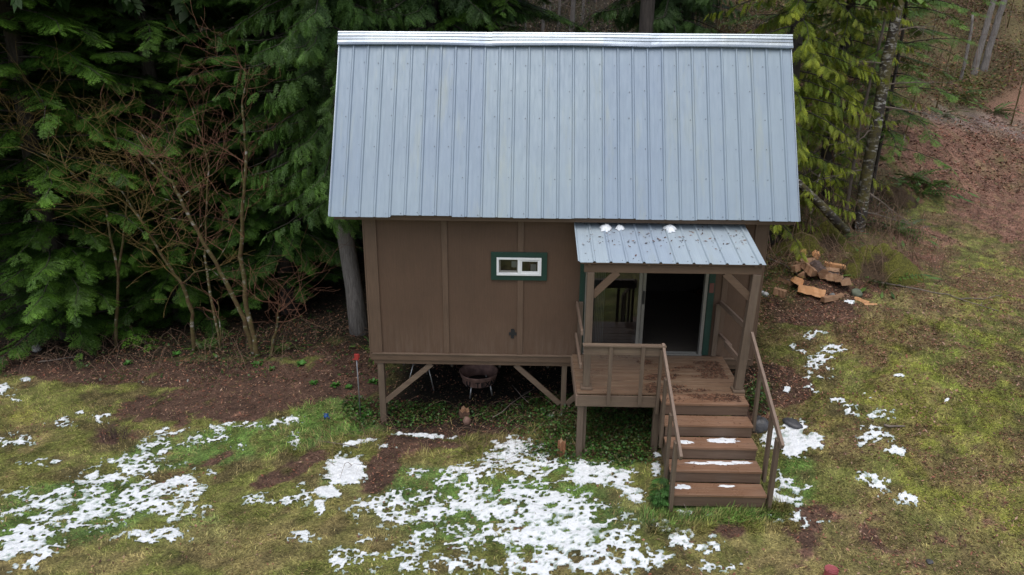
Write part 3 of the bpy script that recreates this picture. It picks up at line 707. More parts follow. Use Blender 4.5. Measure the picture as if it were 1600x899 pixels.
# handrails
def rail(a, b, name, parent, w=.085, t=.036, mat=None): return MB().bar(a, b, w, t, (1,0,0)).build(name, mat or M_rail, parent, bevel=.004)
hl = MB().bar((4.463, -1.42, .935), (4.478, -3.02, .095), .085, .038, (1,0,0)).build('stair_handrail', M_rail, cabin, bevel=.004)
def vpost(x, y, z0, z1, par, w=.04, d=.085, name='baluster', x1=None):
    x1 = x if x1 is None else x1
    return MB().bar((x, y, z0), (x1, y, z1), d, w, (1,0,0)).build(name, M_postz, par, bevel=.003)
vpost(4.44, -1.47, -.12, .885, hl); vpost(4.44, -1.92, -.40, .65, hl); vpost(4.44, -2.42, -.72, .385, hl); vpost(4.452, -2.80, -.84, .20, hl, .05, .09)
hr = MB().bar((5.715, -1.33, 1.09), (5.745, -2.93, .225), .085, .038, (1,0,0)).build('stair_handrail', M_rail, cabin, bevel=.004)
vpost(5.745, -1.80, -.18, .79, hr); vpost(5.755, -2.42, -.60, .45, hr); vpost(5.725, -2.80, -.82, .26, hr, .05, .09)
# deck railings
fr_ = MB().box(3.345, 4.50, -DD-.062, -DD-.032, .79, .925).build('front_railing', M_railx, cabin, bevel=.003)
MB().box(3.33, 4.50, -DD-.10, -DD-.01, .926, .95).build('top_rail', M_railx, fr_, bevel=.003)
for x in (3.73, 4.18): MB().box(x-.026, x+.026, -DD-.096, -DD-.063, .02, .922).build('baluster', M_postz, fr_, bevel=.003)
sr = MB().box(3.315, 3.35, -1.24, -.03, .985, 1.065).build('side_railing', M_rail, cabin, bevel=.003)
MB().box(3.315, 3.35, -1.24, -.03, .46, .53).build('rail_board', M_rail, sr, bevel=.003)
MB().box(3.355, 3.43, -.07, -.03, .17, 1.065).build('baluster', M_postz, sr, bevel=.003)
sr = MB().bar((5.605, -.03, 1.07), (5.66, -1.22, 1.15), .08, .036, (1,0,0)).build('side_railing', M_rail, cabin, bevel=.003)
MB().bar((5.645, -.03, .53), (5.66, -.62, .59), .05, .036, (1,0,0)).build('rail_board', M_rail, sr, bevel=.003)
MB().bar((5.615, -.45, .56), (5.63, -1.2, .62), .09, .034, (1,0,0)).build('rail_board', M_rail, sr, bevel=.003)
MB().box(5.525, 5.60, -.075, -.03, .17, 1.06).build('baluster', M_postz, sr, bevel=.003)

# ---- porch roof
PX0, PX1 = 3.235, 5.83; py0, pz0, py1, pz1 = -.03, 2.362, -1.255, 2.085
P2 = rib_sheet(PX0, PX1, 0, 0, h=.022)
m, L2, (dy2, dz2), (ny2, nz2) = roof_mesh(P2, py1, pz1, py0, pz0, None, 6, wob=.002)
for k in range(1, 12):
    for s in (.05, .6, 1.18):
        x = PX0+k*.2286-.06+jr.uniform(-.02, .02); c = Vector((x, py1+dy2*(s+.02)+ny2*.004, pz1+dz2*s+nz2*.004)); r = .006
        q = [c+Vector((math.cos(a*PI/3)*r, dy2*math.sin(a*PI/3)*r, dz2*math.sin(a*PI/3)*r)) for a in range(6)]
        q += [p+Vector((0, ny2*.006, nz2*.006)) for p in q]
        m.add(q, [(6,7,8,9,10,11)]+[(a, (a+1) % 6, 6+(a+1) % 6, 6+a) for a in range(6)], 1)
pr_ = m.build('porch_roof', [M_proof, M_screw], cabin)
MB().box(3.33, 5.80, -1.20, -1.14, 1.925, 2.045).build('beam', M_trimh, pr_, bevel=.004)
for x in (3.40, 4.22, 4.93, 5.70):
    MB().bar((x, -1.235, 2.052), (x, -.04, 2.318), .04, .04, (0,0,1)).build('rafter', M_trimh, pr_)
for y in (-1.21, -.62):
    MB().box(3.28, 5.80, y-.035, y+.035, pz1+(y-py1)*dz2/dy2-.032, pz1+(y-py1)*dz2/dy2-.010).build('purlin', M_trimh, pr_)
MB().bar((3.425, -1.245, .195), (3.425, -1.17, 1.924), .10, .10, (1,0,0)).build('porch_post', M_postz, pr_, bevel=.005)
MB().bar((5.635, -1.26, .195), (5.735, -1.17, 1.924), .115, .115, (1,0,0)).build('porch_post', M_postz, pr_, bevel=.005)
for x, y in ((3.425, -1.25), (5.635, -1.265)): MB().box(x-.085, x+.085, y-.09, y+.085, ZD+.003, ZD+.036).build('post_base', M_railx, pr_, bevel=.003)
brace((3.46, -1.18, 1.575), (3.80, -1.18, 1.93), .04, .10, M_trimh, pr_); brace((5.68, -1.18, 1.575), (5.30, -1.18, 1.93), .04, .10, M_trimh, pr_)
# leaves on the porch roof, deck and steps (surface dirt: one object)
def leaves_on(n, fn, seed, size=.018):
    r = np.random.default_rng(seed); V = []; C = []
    pal = np.array([[.14,.06,.035],[.07,.035,.022],[.24,.12,.07],[.04,.022,.016]])
    for i in range(n):
        c, u, w = fn(r); a = r.uniform(0, 2*PI); L = size*r.uniform(.5, 1.8); b = L*r.uniform(.15, .5)
        uu = u*math.cos(a)+w*math.sin(a); ww = -u*math.sin(a)+w*math.cos(a); nrm = np.cross(u, w)
        V += [c-uu*L, c+ww*b+nrm*.004, c+uu*L+nrm*.006, c-ww*b+nrm*.002]; C += [pal[r.integers(0, 4)]*r.uniform(.7, 1.2)]*4
    return np.array(V), np.array(C)
def onroof(r):
    x = r.uniform(PX0+.08, PX1-.1); s = min(L2-.05, abs(r.normal(.75, .3))*1.0); k = (x-PX0)/.2286; k = k-math.floor(k); lift = .026 if (k < .16 or k > .84) else .006
    return np.array([x, py1+dy2*s+ny2*lift, pz1+dz2*s+nz2*lift]), np.array([1,0,0.]), np.array([0,dy2,dz2])
def ondeck(r):
    while True:
        x = r.uniform(4.3, 5.6); y = -r.uniform(.25, 1.62)
        if x < 4.5 and y < -1.38: continue
        if fbm(np.array([x*2.2]), np.array([y*6]), 8, 3)[0] > .53: return np.array([x, y, ZD+.005]), np.array([1,0,0.]), np.array([0,1.,0])
def onstep(r):
    i = int(r.integers(0, 5)*r.random()**.7); x = r.uniform(SXL+.05, SXR-.05); y = -DD-i*T_-r.uniform(.04, .24)
    return np.array([x, y, ZD-i*R_+.004]), np.array([1,0,0.]), np.array([0,1.,0])
sets = [leaves_on(150, onroof, 1, .018), leaves_on(2600, ondeck, 2, .015), leaves_on(220, onstep, 3, .010)]
V = np.concatenate([s[0] for s in sets]); C = np.concatenate([s[1] for s in sets])
o = np_mesh('fallen_leaves', V, np.arange(len(V)).reshape(-1, 4), M_leaf, C)
tag(o, 'dead leaves stuck to the porch roof, deck boards and steps', 'leaves', kind='stuff')
# snow left on steps and porch roof
def snow_blob(cx, cy, cz, rx, ry, h, seed, name, label, cat, group, tilt=None):
    r = np.random.default_rng(seed); n = 48; rings = 7; V = []; F = []
    for j in range(rings+1):
        t = j/rings
        for k in range(n):
            a = 2*PI*k/n; w = .45+.75*vnoise(np.array([math.cos(a)*2.8+seed]), np.array([math.sin(a)*2.8]), seed)[0]+.42*vnoise(np.array([math.cos(a)*9+seed]), np.array([math.sin(a)*9]), seed)[0]
            x = math.cos(a)*rx*t*w; y = math.sin(a)*ry*t*w; z = h*(1-t**2.5)*(.75+.5*vnoise(np.array([x*30]), np.array([y*30]), seed)[0])-.001
            if tilt: z += y*tilt
            V.append((x, y, z))
    for j in range(rings):
        for k in range(n): k2 = (k+1) % n; F.append((j*n+k, j*n+k2, (j+1)*n+k2, (j+1)*n+k))
    m = MB().add(V, F); o = m.build(name, M_snow, smooth=True); o.location = (cx, cy, cz)
    return tag(o, label, cat, group)
k = 0
for px, py, i, rx, ry, lab in ((1070,691,2,.14,.035,'thin streak of snow on the left of the third step'), (1127,689,2,.22,.05,'long streak of snow on the right of the third step'), (1092,724,3,.14,.028,'thin streak of snow at the left on the fourth step'),
        (1128,724,3,.20,.035,'long streak of snow in the middle of the fourth step'), (1158,723,3,.13,.03,'snow streak near the right end of the fourth step'), (1066,761,4,.10,.04,'small snow patch at the left end of the bottom step'), (1135,760,4,.11,.022,'narrow snow patch in the middle of the bottom step')):
    zz = ZD-i*R_; d = ray(px, py); p = CAM+d*((zz-CAM[2])/d[2]); k += 1
    snow_blob(p[0], p[1], zz+.001, rx*.95, ry*1.2, .004, 20+k, 'snow_patch', lab, 'snow', 'snow left on the steps')
for px, py, rx, ry, lab in ((947,354,.085,.10,'white lump of snow at the left on the porch roof'), (969,356,.055,.06,'smallest snow lump on the porch roof, beside the left one'), (1046,357,.085,.11,'white lump of snow at the middle top of the porch roof')):
    s = 1.02; p = GY(px, py, py1+dy2*s); k += 1
    snow_blob(p[0], py1+dy2*s, pz1+dz2*s+.012, rx, ry, .055, 40+k, 'snow_lump', lab, 'snow', 'snow lumps on the porch roof', tilt=dz2/dy2)
# ================================================================== THINGS ON THE GROUND
M_fresh = wood('split_firewood_face', (.58,.29,.125), 'x', (.68,.42,.23), .6, .5)
M_oldw = wood('weathered_firewood_face', (.30,.17,.095), 'x', (.38,.27,.16), .7, .4)
M_bark = plain('firewood_bark', (.075,.050,.042), .85, 0, .45, 14, (3,1,1), .8)
M_rock = plain('grey_stone', (.16,.16,.155), .8, 0, .35, 9, (1,1,1), .6)
M_drock = plain('dark_wet_stone', (.055,.055,.06), .5, 0, .35, 9, (1,1,1), .6)
def log(px, py, length, w, yaw, pitch, roll, kind, label, zoff=.0, shape=4):
    p = G(px, py); r = random.Random(int(px*7+py)); w *= 1.1; length *= 1.12; h = w*r.uniform(.75, 1.0)
    m = MB(); n = 7
    prof = {4: [(-.5,-.5),(.5,-.38),(.36,.42),(-.42,.5)], 3: [(-.55,-.45),(.6,-.4),(.12,.5),(-.2,.42)], 5: [(-.5,-.5),(.5,-.5),(.55,.05),(.15,.5),(-.35,.45)]}[shape]
    ns = 6; v = []; f = []; k = len(prof)
    for i in range(ns+1):
        t = i/ns-.5
        for a, b in prof: v.append((t*length+(r.uniform(-.03,.03)*length if i in (0, ns) else 0), a*w+r.uniform(-.07, .07)*w, b*h+r.uniform(-.08, .08)*h))
    mi = []
    for i in range(ns):
        for q in range(k): f.append((i*k+q, i*k+(q+1) % k, (i+1)*k+(q+1) % k, (i+1)*k+q)); mi.append(1 if q == 0 and kind != 'fresh' else (1 if (kind == 'bark' and q < k-1) else 0))
    m.add(v, f); m.m = mi
    m.add(v[:k], [tuple(range(k))[::-1]]); m.add(v[-k:], [tuple(range(k))])
    o = m.build('firewood_log', [M_fresh if kind == 'fresh' else M_oldw, M_bark], bevel=.004)
    o.location = (p[0], p[1], h1(p[0], p[1])+h*.42+zoff*.75); o.rotation_euler = (math.radians(roll+r.uniform(-25,25)), math.radians(pitch+r.uniform(-9,9)), math.radians(yaw))
    tag(o, label, 'log', 'split firewood logs in the loose pile')
L_ = [
 (1252,404,.16,.11,80,10,0,'fresh','orange split block at the top left of the woodpile',.12,4),
 (1274,407,.18,.12,75,5,10,'fresh','squarish orange block at the top right of the woodpile',.10,4),
 (1262,412,.34,.08,15,-8,0,'old','grey brown split log lying behind the two orange top blocks',.06,3),
 (1240,416,.22,.09,28,0,0,'old','short brown split log at the upper left edge of the pile',.03,4),
 (1249,426,.46,.13,38,-6,0,'old','pale weathered log slanting up across the upper pile',.12,4),
 (1255,433,.3,.11,55,0,0,'old','weathered log tucked under the pale slanting log',.04,3),
 (1263,435,.30,.15,-70,12,0,'old','reddish split log standing on end in mid pile',.18,4),
 (1277,434,.30,.17,-80,10,20,'bark','dark round topped bark log right of the reddish one',.16,5),
 (1244,450,.27,.17,82,10,0,'fresh','bright orange wide split log at the left front of pile',.08,4),
 (1267,464,.44,.15,-22,0,0,'fresh','long orange split log with dark knots at the front',.03,4),
 (1300,464+4,.42,.10,25,0,0,'old','long narrow brown log at the front right of the pile',.02,4),
 (1294,430,.34,.11,-35,0,0,'old','red brown split log near the top centre right',.14,3),
 (1302,428,.36,.09,-8,0,0,'fresh','thin log lying flat on top at the right, dusted with snow',.22,4),
 (1297,440,.26,.15,-50,0,10,'bark','dark reddish wedge log in the middle right of pile',.08,3),
 (1310,446,.32,.12,60,15,0,'old','split log leaning upright at the right of the pile',.12,4),
 (1320,449,.30,.16,70,20,0,'bark','leaning log with grey bark at the right end of pile',.12,5),
 (1218,464,.20,.13,-35,0,0,'old','short yellowish block lying alone left of the pile',.01,4),
 (1347,470,.24,.06,-48,0,0,'fresh','thin orange splinter lying apart right of the pile',.0,3),
 (1360,476,.20,.04,-5,0,0,'fresh','smallest orange sliver on the soil right of the pile',-.01,3),
 (1228,443,.30,.08,-55,0,0,'bark','dark reddish bark strip lying left of bright orange log',.0,3)]
for a in L_: log(*a)

def stone(px, py, sx_, sy_, sz_, mat, label, cat='stone', name='stone', zo=0, grp=None):
    p = G(px, py); r = random.Random(int(px+py*3)); m = MB(); v = []; f = []; n = 12; rings = 7
    for j in range(rings+1):
        ph = PI*j/rings
        for k in range(n):
            a = 2*PI*k/n; q = 1+.28*(vnoise(np.array([math.cos(a)*1.5+px]), np.array([ph*1.4]), 3)[0]-.5)*2
            v.append((sx_*math.sin(ph)*math.cos(a)*q, sy_*math.sin(ph)*math.sin(a)*q, sz_*math.cos(ph)*q))
    for j in range(rings):
        for k in range(n): k2 = (k+1) % n; f.append((j*n+k, (j+1)*n+k, (j+1)*n+k2, j*n+k2))
    m.add(v, f); o = m.build(name, mat, smooth=True); o.location = (p[0], p[1], h1(p[0], p[1])+sz_*.3+zo); o.rotation_euler[2] = r.uniform(0, 3)
    return tag(o, label, cat, grp)
stone(1186,668,.15,.13,.14,M_drock,'dark rounded stone beside the upper stair handrail')
stone(1238,663,.16,.10,.06,M_drock,'flat dark stone in the snow right of the stairs')
stone(1192,397+3,.05,.05,.04,M_rock,'small grey stone half hidden by the porch roof corner')
stone(1193,462,.13,.07,.05,plain('pale_stone',(.42,.43,.44),.7),'pale grey stone on the soil left of the woodpile')
stone(1300,465-2,.06,.05,.06,M_rock,'round grey stone in front of the woodpile')
stone(1338,459,.13,.10,.09,plain('mossy_stone',(.12,.14,.10),.9,0,.4,9),'mossy grey stone at the right end of the woodpile')
stone(730,659,.08,.07,.09,plain('pink_stone',(.22,.13,.10),.8,0,.3,12),'pinkish rounded stone in the dirt before the cabin')
stone(1212,662,.05,.05,.04,M_rock,'small stone beside the flat dark stone right of stairs')
stone(1453,884-8,.05,.04,.02,M_drock,'small dark stone in the lawn at lower right')
# pale wood round or block under the trees at left
def stump(px, py, r0, h, mat, label, tilt=0):
    p = G(px, py); m = MB(); n = 14; v = []; f = []
    rr = [r0*(1+.18*math.sin(k*2.3+px)) for k in range(n)]
    for z, s in ((-.1, 1.15), (h*.5, 1.0), (h, .92)):
        for k in range(n): a = 2*PI*k/n; v.append((rr[k]*s*math.cos(a), rr[k]*s*math.sin(a), z+(.03*math.sin(k*1.9) if z == h else 0)))
    for j in range(2):
        for k in range(n): k2 = (k+1) % n; f.append((j*n+k, j*n+k2, (j+1)*n+k2, (j+1)*n+k))
    m.add(v, f, 0); m.add(v[2*n:], [tuple(range(n))], 1)
    o = m.build('stump', [mat, M_oldw]); o.location = (p[0], p[1], h1(p[0], p[1])); o.rotation_euler[0] = tilt
    return tag(o, label, 'stump')
M_redw = plain('rotten_red_wood', (.22,.095,.045), .8, 0, .5, 14, (3,3,.6), .8)
stump(726,650,.09,.12,plain('brown_stump_bark',(.13,.07,.045),.85,0,.4,12),'short brown cut stump under the cabin front edge',.1)
stump(878,713,.06,.22,M_redw,'reddish rotten stump beside the left porch deck post',-.1)
o = stone(58,549,.16,.09,.10,plain('pale_lichened_block',(.34,.34,.33),.8,0,.5,25,(1,3,1),.6),'pale mottled rock under the left forest edge','rock','rock')

# marker stake with red top
p = GY(562,632,0.0); st_ = empty('marker_stake', (p[0], 0.0, h1(p[0], 0)));
tag(st_, 'thin grey metal stake with a red top left of the cabin', 'stake')
hh = .0-h1(p[0], 0)+.02
MB().tube([(0,0,-.1),(0.0,0,hh)], .011, 8).build('rod', plain('stake_metal',(.22,.22,.23),.5,.7), st_, smooth=True)
m = MB(); m.box(-.035,.035,-.02,.02,hh-.05,hh+.055); m.box(-.065,-.035,-.012,.012,hh-.05,hh-.03); m.box(.035,.05,-.012,.012,hh-.01,hh+.05)
m.build('red_cap', plain('red_paint',(.32,.03,.025),.5), st_, bevel=.006)
# blue thing: small hose tap on the lawn
p = G(510,655); z = h1(p[0], p[1]); hy = empty('hydrant', (p[0], p[1], z)); tag(hy, 'small blue capped water tap sticking out of the lawn', 'water tap')
M_blue = plain('blue_paint', (.012,.07,.26), .4)
m = MB(); m.lathe([(.03,-.05),(.03,.03),(.042,.035),(.042,.06),(.02,.075),(.018,.085),(.0,.088)], 14); m.build('cap', M_blue, hy, smooth=True)
m = MB(); m.tube([(0,0,.04),(.05,-.02,.045),(.065,-.03,.02)], .011, 8); m.build('spout', M_blue, hy, smooth=True)
m = MB(); m.box(-.045,.045,-.007,.007,.085,.097); m.build('handle', M_blue, hy, bevel=.004)
# red thing at the bottom edge: red metal can lying on the grass
p = G(1297,903); rc = empty('red_can', (p[0], p[1], h1(p[0], p[1])+.045), .15); tag(rc, 'dull red metal can on the lawn at the bottom edge', 'can')
M_red = plain('faded_red_paint', (.30,.07,.075), .45)
m = MB(); m.lathe([(0,-.05),(.075,-.05),(.078,-.045),(.075,0),(.075,.065),(.079,.07),(.075,.076),(.066,.072),(.0,.072)], 24); m.build('can_body', M_red, rc, smooth=False)
m = MB(); m.tube([(-.075,0,.04),(-.06,-.05,.10),(0,-.075,.12),(.06,-.05,.10),(.075,0,.04)], .005, 6); m.build('bail_handle', M_red, rc)

# kettle grill under the cabin
M_soot = plain('black_enamel', (.02,.02,.022), .35); M_chrome = plain('dull_steel_tube', (.45,.45,.44), .4, .8)
gp_ = GY(660,580,1.25); gx_, gy_ = gp_[0]+.0, 1.25; gz = h1(gx_, gy_)
gr_ = empty('kettle_grill', (gx_, gy_, gz)); tag(gr_, 'black kettle barbecue on thin steel legs under the cabin', 'grill')
m = MB(); m.lathe([(.0,.38),(.10,.39),(.20,.45),(.26,.54),(.28,.62),(.285,.63)], 28); m.build('bowl', M_soot, gr_, smooth=True)
m = MB(); m.lathe([(.287,.632),(.28,.66),(.22,.76),(.12,.82),(0,.835)], 28); m.build('lid', M_soot, gr_, smooth=True)
for a in (200, 320, 80):
    a = math.radians(a); m = MB(); m.tube([(.16*math.cos(a), .16*math.sin(a), .42), (.30*math.cos(a), .30*math.sin(a), -.05)], .010, 8); m.build('leg', M_chrome, gr_, smooth=True)
m = MB(); m.tube([(-.28,-.02,.60),(-.34,-.06,.60),(-.46,-.10,.50)], .012, 8); m.build('handle', M_soot, gr_)

# fire pit ring with lettering under the cabin
fx, fy = 1.68, 1.15; fz = h1(fx, fy); top = GY(750, 592, fy-.33)[2]; ringh = .22
fp = empty('fire_pit', (fx, fy, fz)); tag(fp, 'round rusty steel fire pit with cut lettering under the cabin', 'fire pit')
t_ = top-fz
M_rust = plain('rusty_steel', (.30,.18,.15), .7, .2, .4, 10)
m = MB(); m.lathe([(.27,t_-ringh),(.30,t_-ringh+.02),(.305,t_-.09),(.33,t_-.085),(.345,t_-.02),(.36,t_),(.34,t_),(.325,t_-.02),(.30,t_-.08),(.285,t_-ringh+.03)], 40); m.build('ring', M_rust, fp, smooth=True)
m = MB(); m.lathe([(0,t_-ringh-.02),(.15,t_-ringh-.015),(.27,t_-ringh)], 32); m.build('bowl', M_soot, fp, smooth=True)
for a in (240, 330, 60, 150):
    a = math.radians(a); m = MB(); m.tube([(.24*math.cos(a), .24*math.sin(a), t_-ringh+.03), (.30*math.cos(a), .30*math.sin(a), -.04)], .014, 8); m.build('leg', M_chrome, fp, smooth=True)
def glyph(ch, size):
    cu = bpy.data.curves.new('letter', 'FONT'); cu.body = ch; cu.size = size; cu.extrude = .004; cu.align_x = 'CENTER'; cu.offset = .003
    tmp = bpy.data.objects.new('letter', cu); COL.objects.link(tmp); bpy.context.view_layer.update()
    me = bpy.data.meshes.new_from_object(tmp.evaluated_get(bpy.context.evaluated_depsgraph_get())); bpy.data.objects.remove(tmp); return me
for i, ch in enumerate('U TEXAS'):
    if ch == ' ': continue
    me = glyph(ch, .14); me.materials.clear(); me.materials.append(M_black)
    o = bpy.data.objects.new('letter', me); COL.objects.link(o); o.parent = fp
    a = math.radians(270-34+i*17); R0 = .3075
    o.matrix_local = Matrix.Translation((R0*math.cos(a), R0*math.sin(a), t_-ringh+.03)) @ Matrix.Rotation(a+PI/2, 4, 'Z') @ Matrix.Rotation(PI/2, 4, 'X')

# sticks and branches on the ground
M_stick = plain('grey_stick', (.16,.13,.11), .85, 0, .4, 20)
def stick(pts, r, label, name='fallen_branch', mat=None, lift=.02, twigs=True):
    P = [G(*q) for q in pts]; W_ = []
    for i, p in enumerate(P): W_.append((p[0], p[1], h1(p[0], p[1])+lift))
    # smooth subdivision with slight wobble
    Q = []; rr = random.Random(int(pts[0][0]))
    for i in range(len(W_)-1):
        for t in (0, .33, .66): Q.append(tuple(W_[i][k]*(1-t)+W_[i+1][k]*t+(rr.uniform(-.012, .012)) for k in range(3)))
    Q.append(W_[-1]); n = len(Q); m = MB(); m.tube(Q, [r*(1-.65*i/n) for i in range(n)], 6)
    if twigs:
        for i in range(2, n-1, 3):
            a = rr.uniform(0, 6.28); l = rr.uniform(.1, .3); q = Q[i]; m.tube([q, (q[0]+math.cos(a)*l*.6, q[1]+math.sin(a)*l*.6, q[2]+.03), (q[0]+math.cos(a)*l, q[1]+math.sin(a)*l*.8, q[2]+.01)], [r*.4, r*.3, r*.15], 5)
    o = m.build(name, mat or M_stick, smooth=True); return tag(o, label, 'branch')
stick([(1360,440),(1420,450),(1480,462),(1560,488)], .018, 'long thin dark branch lying across the lawn at right')
stick([(1405,446),(1425,424)], .022, 'short broken stick standing out near the mossy bank')
stick([(1500,468),(1535,470),(1565,464)], .013, 'small forked twig at the far end of the long branch')
stick([(1380,668),(1413,670)], .022, 'short dark stick lying on the moss right of the stairs', twigs=False)
stick([(1198,408),(1222,418),(1245,436)], .012, 'thin bent twig lying left of the woodpile', lift=.10, twigs=False)
stick([(800,600+12),(826,640)], .010, 'thin pale twig in the undergrowth before the cabin', lift=.12)
stick([(770,660),(812,630),(840,612)], .009, 'long thin twig slanting through brambles below the cabin', lift=.08)
stick([(1063,782),(1068,800),(1072,812)], .006, 'thin bare twig leaning on the bottom step', lift=.08, twigs=False)
stick([(560,700),(500,690)], .008, 'thin twig lying on the grass left of the snow', lift=.01)
stick([(60,568),(130,560)], .016, 'pale stick at the dark forest edge at left', lift=.02)
# ================================================================== PLANTS
M_needle = attrmat('conifer_foliage', .55, 2.0, .35, 0, .18, .35)
M_herb = attrmat('green_leaf', .45, 5, .3, 0, .2, .4)
nt = NT('conifer_bark'); v = coords(nt, (7,7,1)); g = noise(nt, v, 3, 6, .65, .5)
nt.l(ramp(nt, g, [(.3, (.022,.018,.015)), (.7, (.070,.058,.050))]), nt.b.inputs['Base Color']); nt.b.inputs['Roughness'].default_value = .9; bump(nt, g, .9, .03); M_cbark = nt.m
nt = NT('grey_cedar_bark'); v = coords(nt, (9,9,.9)); g = noise(nt, v, 4, 7, .7, .6)
nt.l(ramp(nt, g, [(.3, (.10,.088,.080)), (.65, (.30,.275,.262))]), nt.b.inputs['Base Color']); nt.b.inputs['Roughness'].default_value = .9; bump(nt, g, 1.0, .04); M_gbark = nt.m
nt = NT('mottled_alder_bark'); v = coords(nt, (1,1,2.6)); g = noise(nt, v, 7, 4, .6, .3); h_ = noise(nt, coords(nt), 2.5, 5, .7)
c_ = ramp(nt, g, [(.53, (.035,.028,.024)), (.62, (.34,.33,.31))])
nt.l(mix(nt, ramp(nt, h_, [(.45, (0,0,0)), (.58, (.85,)*3)]), c_, (.10,.085,.02)), nt.b.inputs['Base Color']); nt.b.inputs['Roughness'].default_value = .85; bump(nt, g, .6, .02); M_abark = nt.m
M_mossy = None
nt = NT('mossy_stem'); g = noise(nt, coords(nt, (1,1,2)), 5, 5, .65)
nt.l(ramp(nt, g, [(.34, (.30,.28,.25)), (.44, (.095,.082,.024)), (.60, (.075,.042,.018))]), nt.b.inputs['Base Color']); nt.b.inputs['Roughness'].default_value = .9; bump(nt, g, .7, .01); M_mossy = nt.m
M_twig = plain('reddish_twig', (.15,.066,.038), .8, 0, .35, 6, (1,1,1), 0)
M_deadtwig = plain('grey_dead_twig', (.15,.12,.10), .9, 0, .3, 6, (1,1,1), 0)
M_yellowtwig = plain('yellowish_twig', (.19,.125,.04), .8, 0, .35, 6, (1,1,1), 0)

def spray(n, droop, width=.5, lw=.26, ang=50, seed=0, curl=.2):
    """a flat frond of unit length along +x: quads of leaflets. returns V (k,4,3), t (k)"""
    r = np.random.default_rng(seed); Q = []; T = []
    for i in range(n):
        t = (i+.6)/n
        l = width*(math.sin(PI*min(1, t*.85+.12)))**.8*(1-.35*t)
        for s in (-1, 1):
            a = math.radians(ang-12*t+r.uniform(-7, 7))*s; ll = l*r.uniform(.8, 1.15); w = ll*lw
            d = np.array([math.cos(a), math.sin(a), 0]); p = np.array([-d[1], d[0], 0])
            b = np.array([t, 0, -droop*t*t])
            e = b+d*ll; e[2] -= ll*curl+droop*((t+math.cos(a)*ll)**2-t*t)*.6; mm = b+d*ll*.5; mm[2] -= ll*curl*.35+droop*.3*math.cos(a)*ll*t
            Q.append([b, mm+p*w, e, mm-p*w]); T.append(t)
    b = np.array([.86, 0, -droop*.74]); e = np.array([1.14, 0, -droop*1.25]); Q.append([b, (b+e)/2+[0, .05, 0], e, (b+e)/2-[0, .05, 0]]); T.append(1)
    return np.array(Q), np.array(T)
def spray2(n, k, droop, width, lw, ang, seed, curl, mini=.42):
    """feathery frond: side branchlets that carry small leaflets of their own"""
    r = np.random.default_rng(seed); Q = []; T = []
    def leaf(b, d, l, w, t, sag):
        p = np.array([-d[1], d[0], r.normal(0, .25)]); e = b+d*l; e[2] -= l*sag
        mm = b+d*l*.5; mm[2] -= l*sag*.4
        Q.append([b, mm+p*w, e, mm-p*w]); T.append(t)
    for i in range(n):
        t = (i+.5)/n
        l = width*(math.sin(PI*min(1, t*.8+.16)))**.8*(1.05-.5*t)
        for s in (-1, 1):
            a = math.radians(ang-14*t+r.uniform(-9, 9))*s; ll = l*r.uniform(.75, 1.2)
            d = np.array([math.cos(a), math.sin(a), -curl]); b = np.array([t, 0, -droop*t*t])
            leaf(b, d, ll, ll*.045, t, curl)
            for q in range(k):
                u = (q+.7)/(k+.4); m = ll*mini*(1.1-.6*u); bb = b+d*ll*u; bb[2] -= ll*curl*u*u
                for s2 in (-1, 1):
                    a2 = a+s2*math.radians(r.uniform(32, 52)); leaf(bb, np.array([math.cos(a2), math.sin(a2), -curl*.8]), m, m*lw, t*.6+.4*u, curl*1.4)
    b = np.array([.0, 0, 0]); e = np.array([1.1, 0, -droop*1.2]); Q.append([b, (b+e)/2+[0, .012, .02], e, (b+e)/2-[0, .012, 0]]); T.append(.3)
    return np.array(Q), np.array(T)
HEM = [spray2(6, 3, .18, .52, .17, 52, s, .12) for s in range(4)]
CED = [spray2(6, 3, .40, .40, .22, 40, s+10, .32, .40) for s in range(4)]
COARSE = [spray(4, .25, .6, .3, 50, s+20, .25) for s in range(2)]
FERN = [spray(13, .5, .20, .17, 75, s+30, .12) for s in range(2)]

def place(tmpl, pos, yaw, pitch, roll, size):
    """instances of a frond: arrays of positions and angles -> (N*k*4,3)"""
    Q, T = tmpl; cy, sy_ = np.cos(yaw), np.sin(yaw); cp, sp_ = np.cos(pitch), np.sin(pitch); cr, sr_ = np.cos(roll), np.sin(roll)
    N = len(yaw); Rz = np.zeros((N,3,3)); Rz[:,0,0]=cy; Rz[:,0,1]=-sy_; Rz[:,1,0]=sy_; Rz[:,1,1]=cy; Rz[:,2,2]=1
    Ry = np.zeros((N,3,3)); Ry[:,0,0]=cp; Ry[:,0,2]=sp_; Ry[:,1,1]=1; Ry[:,2,0]=-sp_; Ry[:,2,2]=cp
    Rx = np.zeros((N,3,3)); Rx[:,0,0]=1; Rx[:,1,1]=cr; Rx[:,1,2]=-sr_; Rx[:,2,1]=sr_; Rx[:,2,2]=cr
    M = Rz@Ry@Rx
    V = np.einsum('nij,kaj->nkai', M, Q)*size[:, None, None, None]+pos[:, None, None, :]
    return V

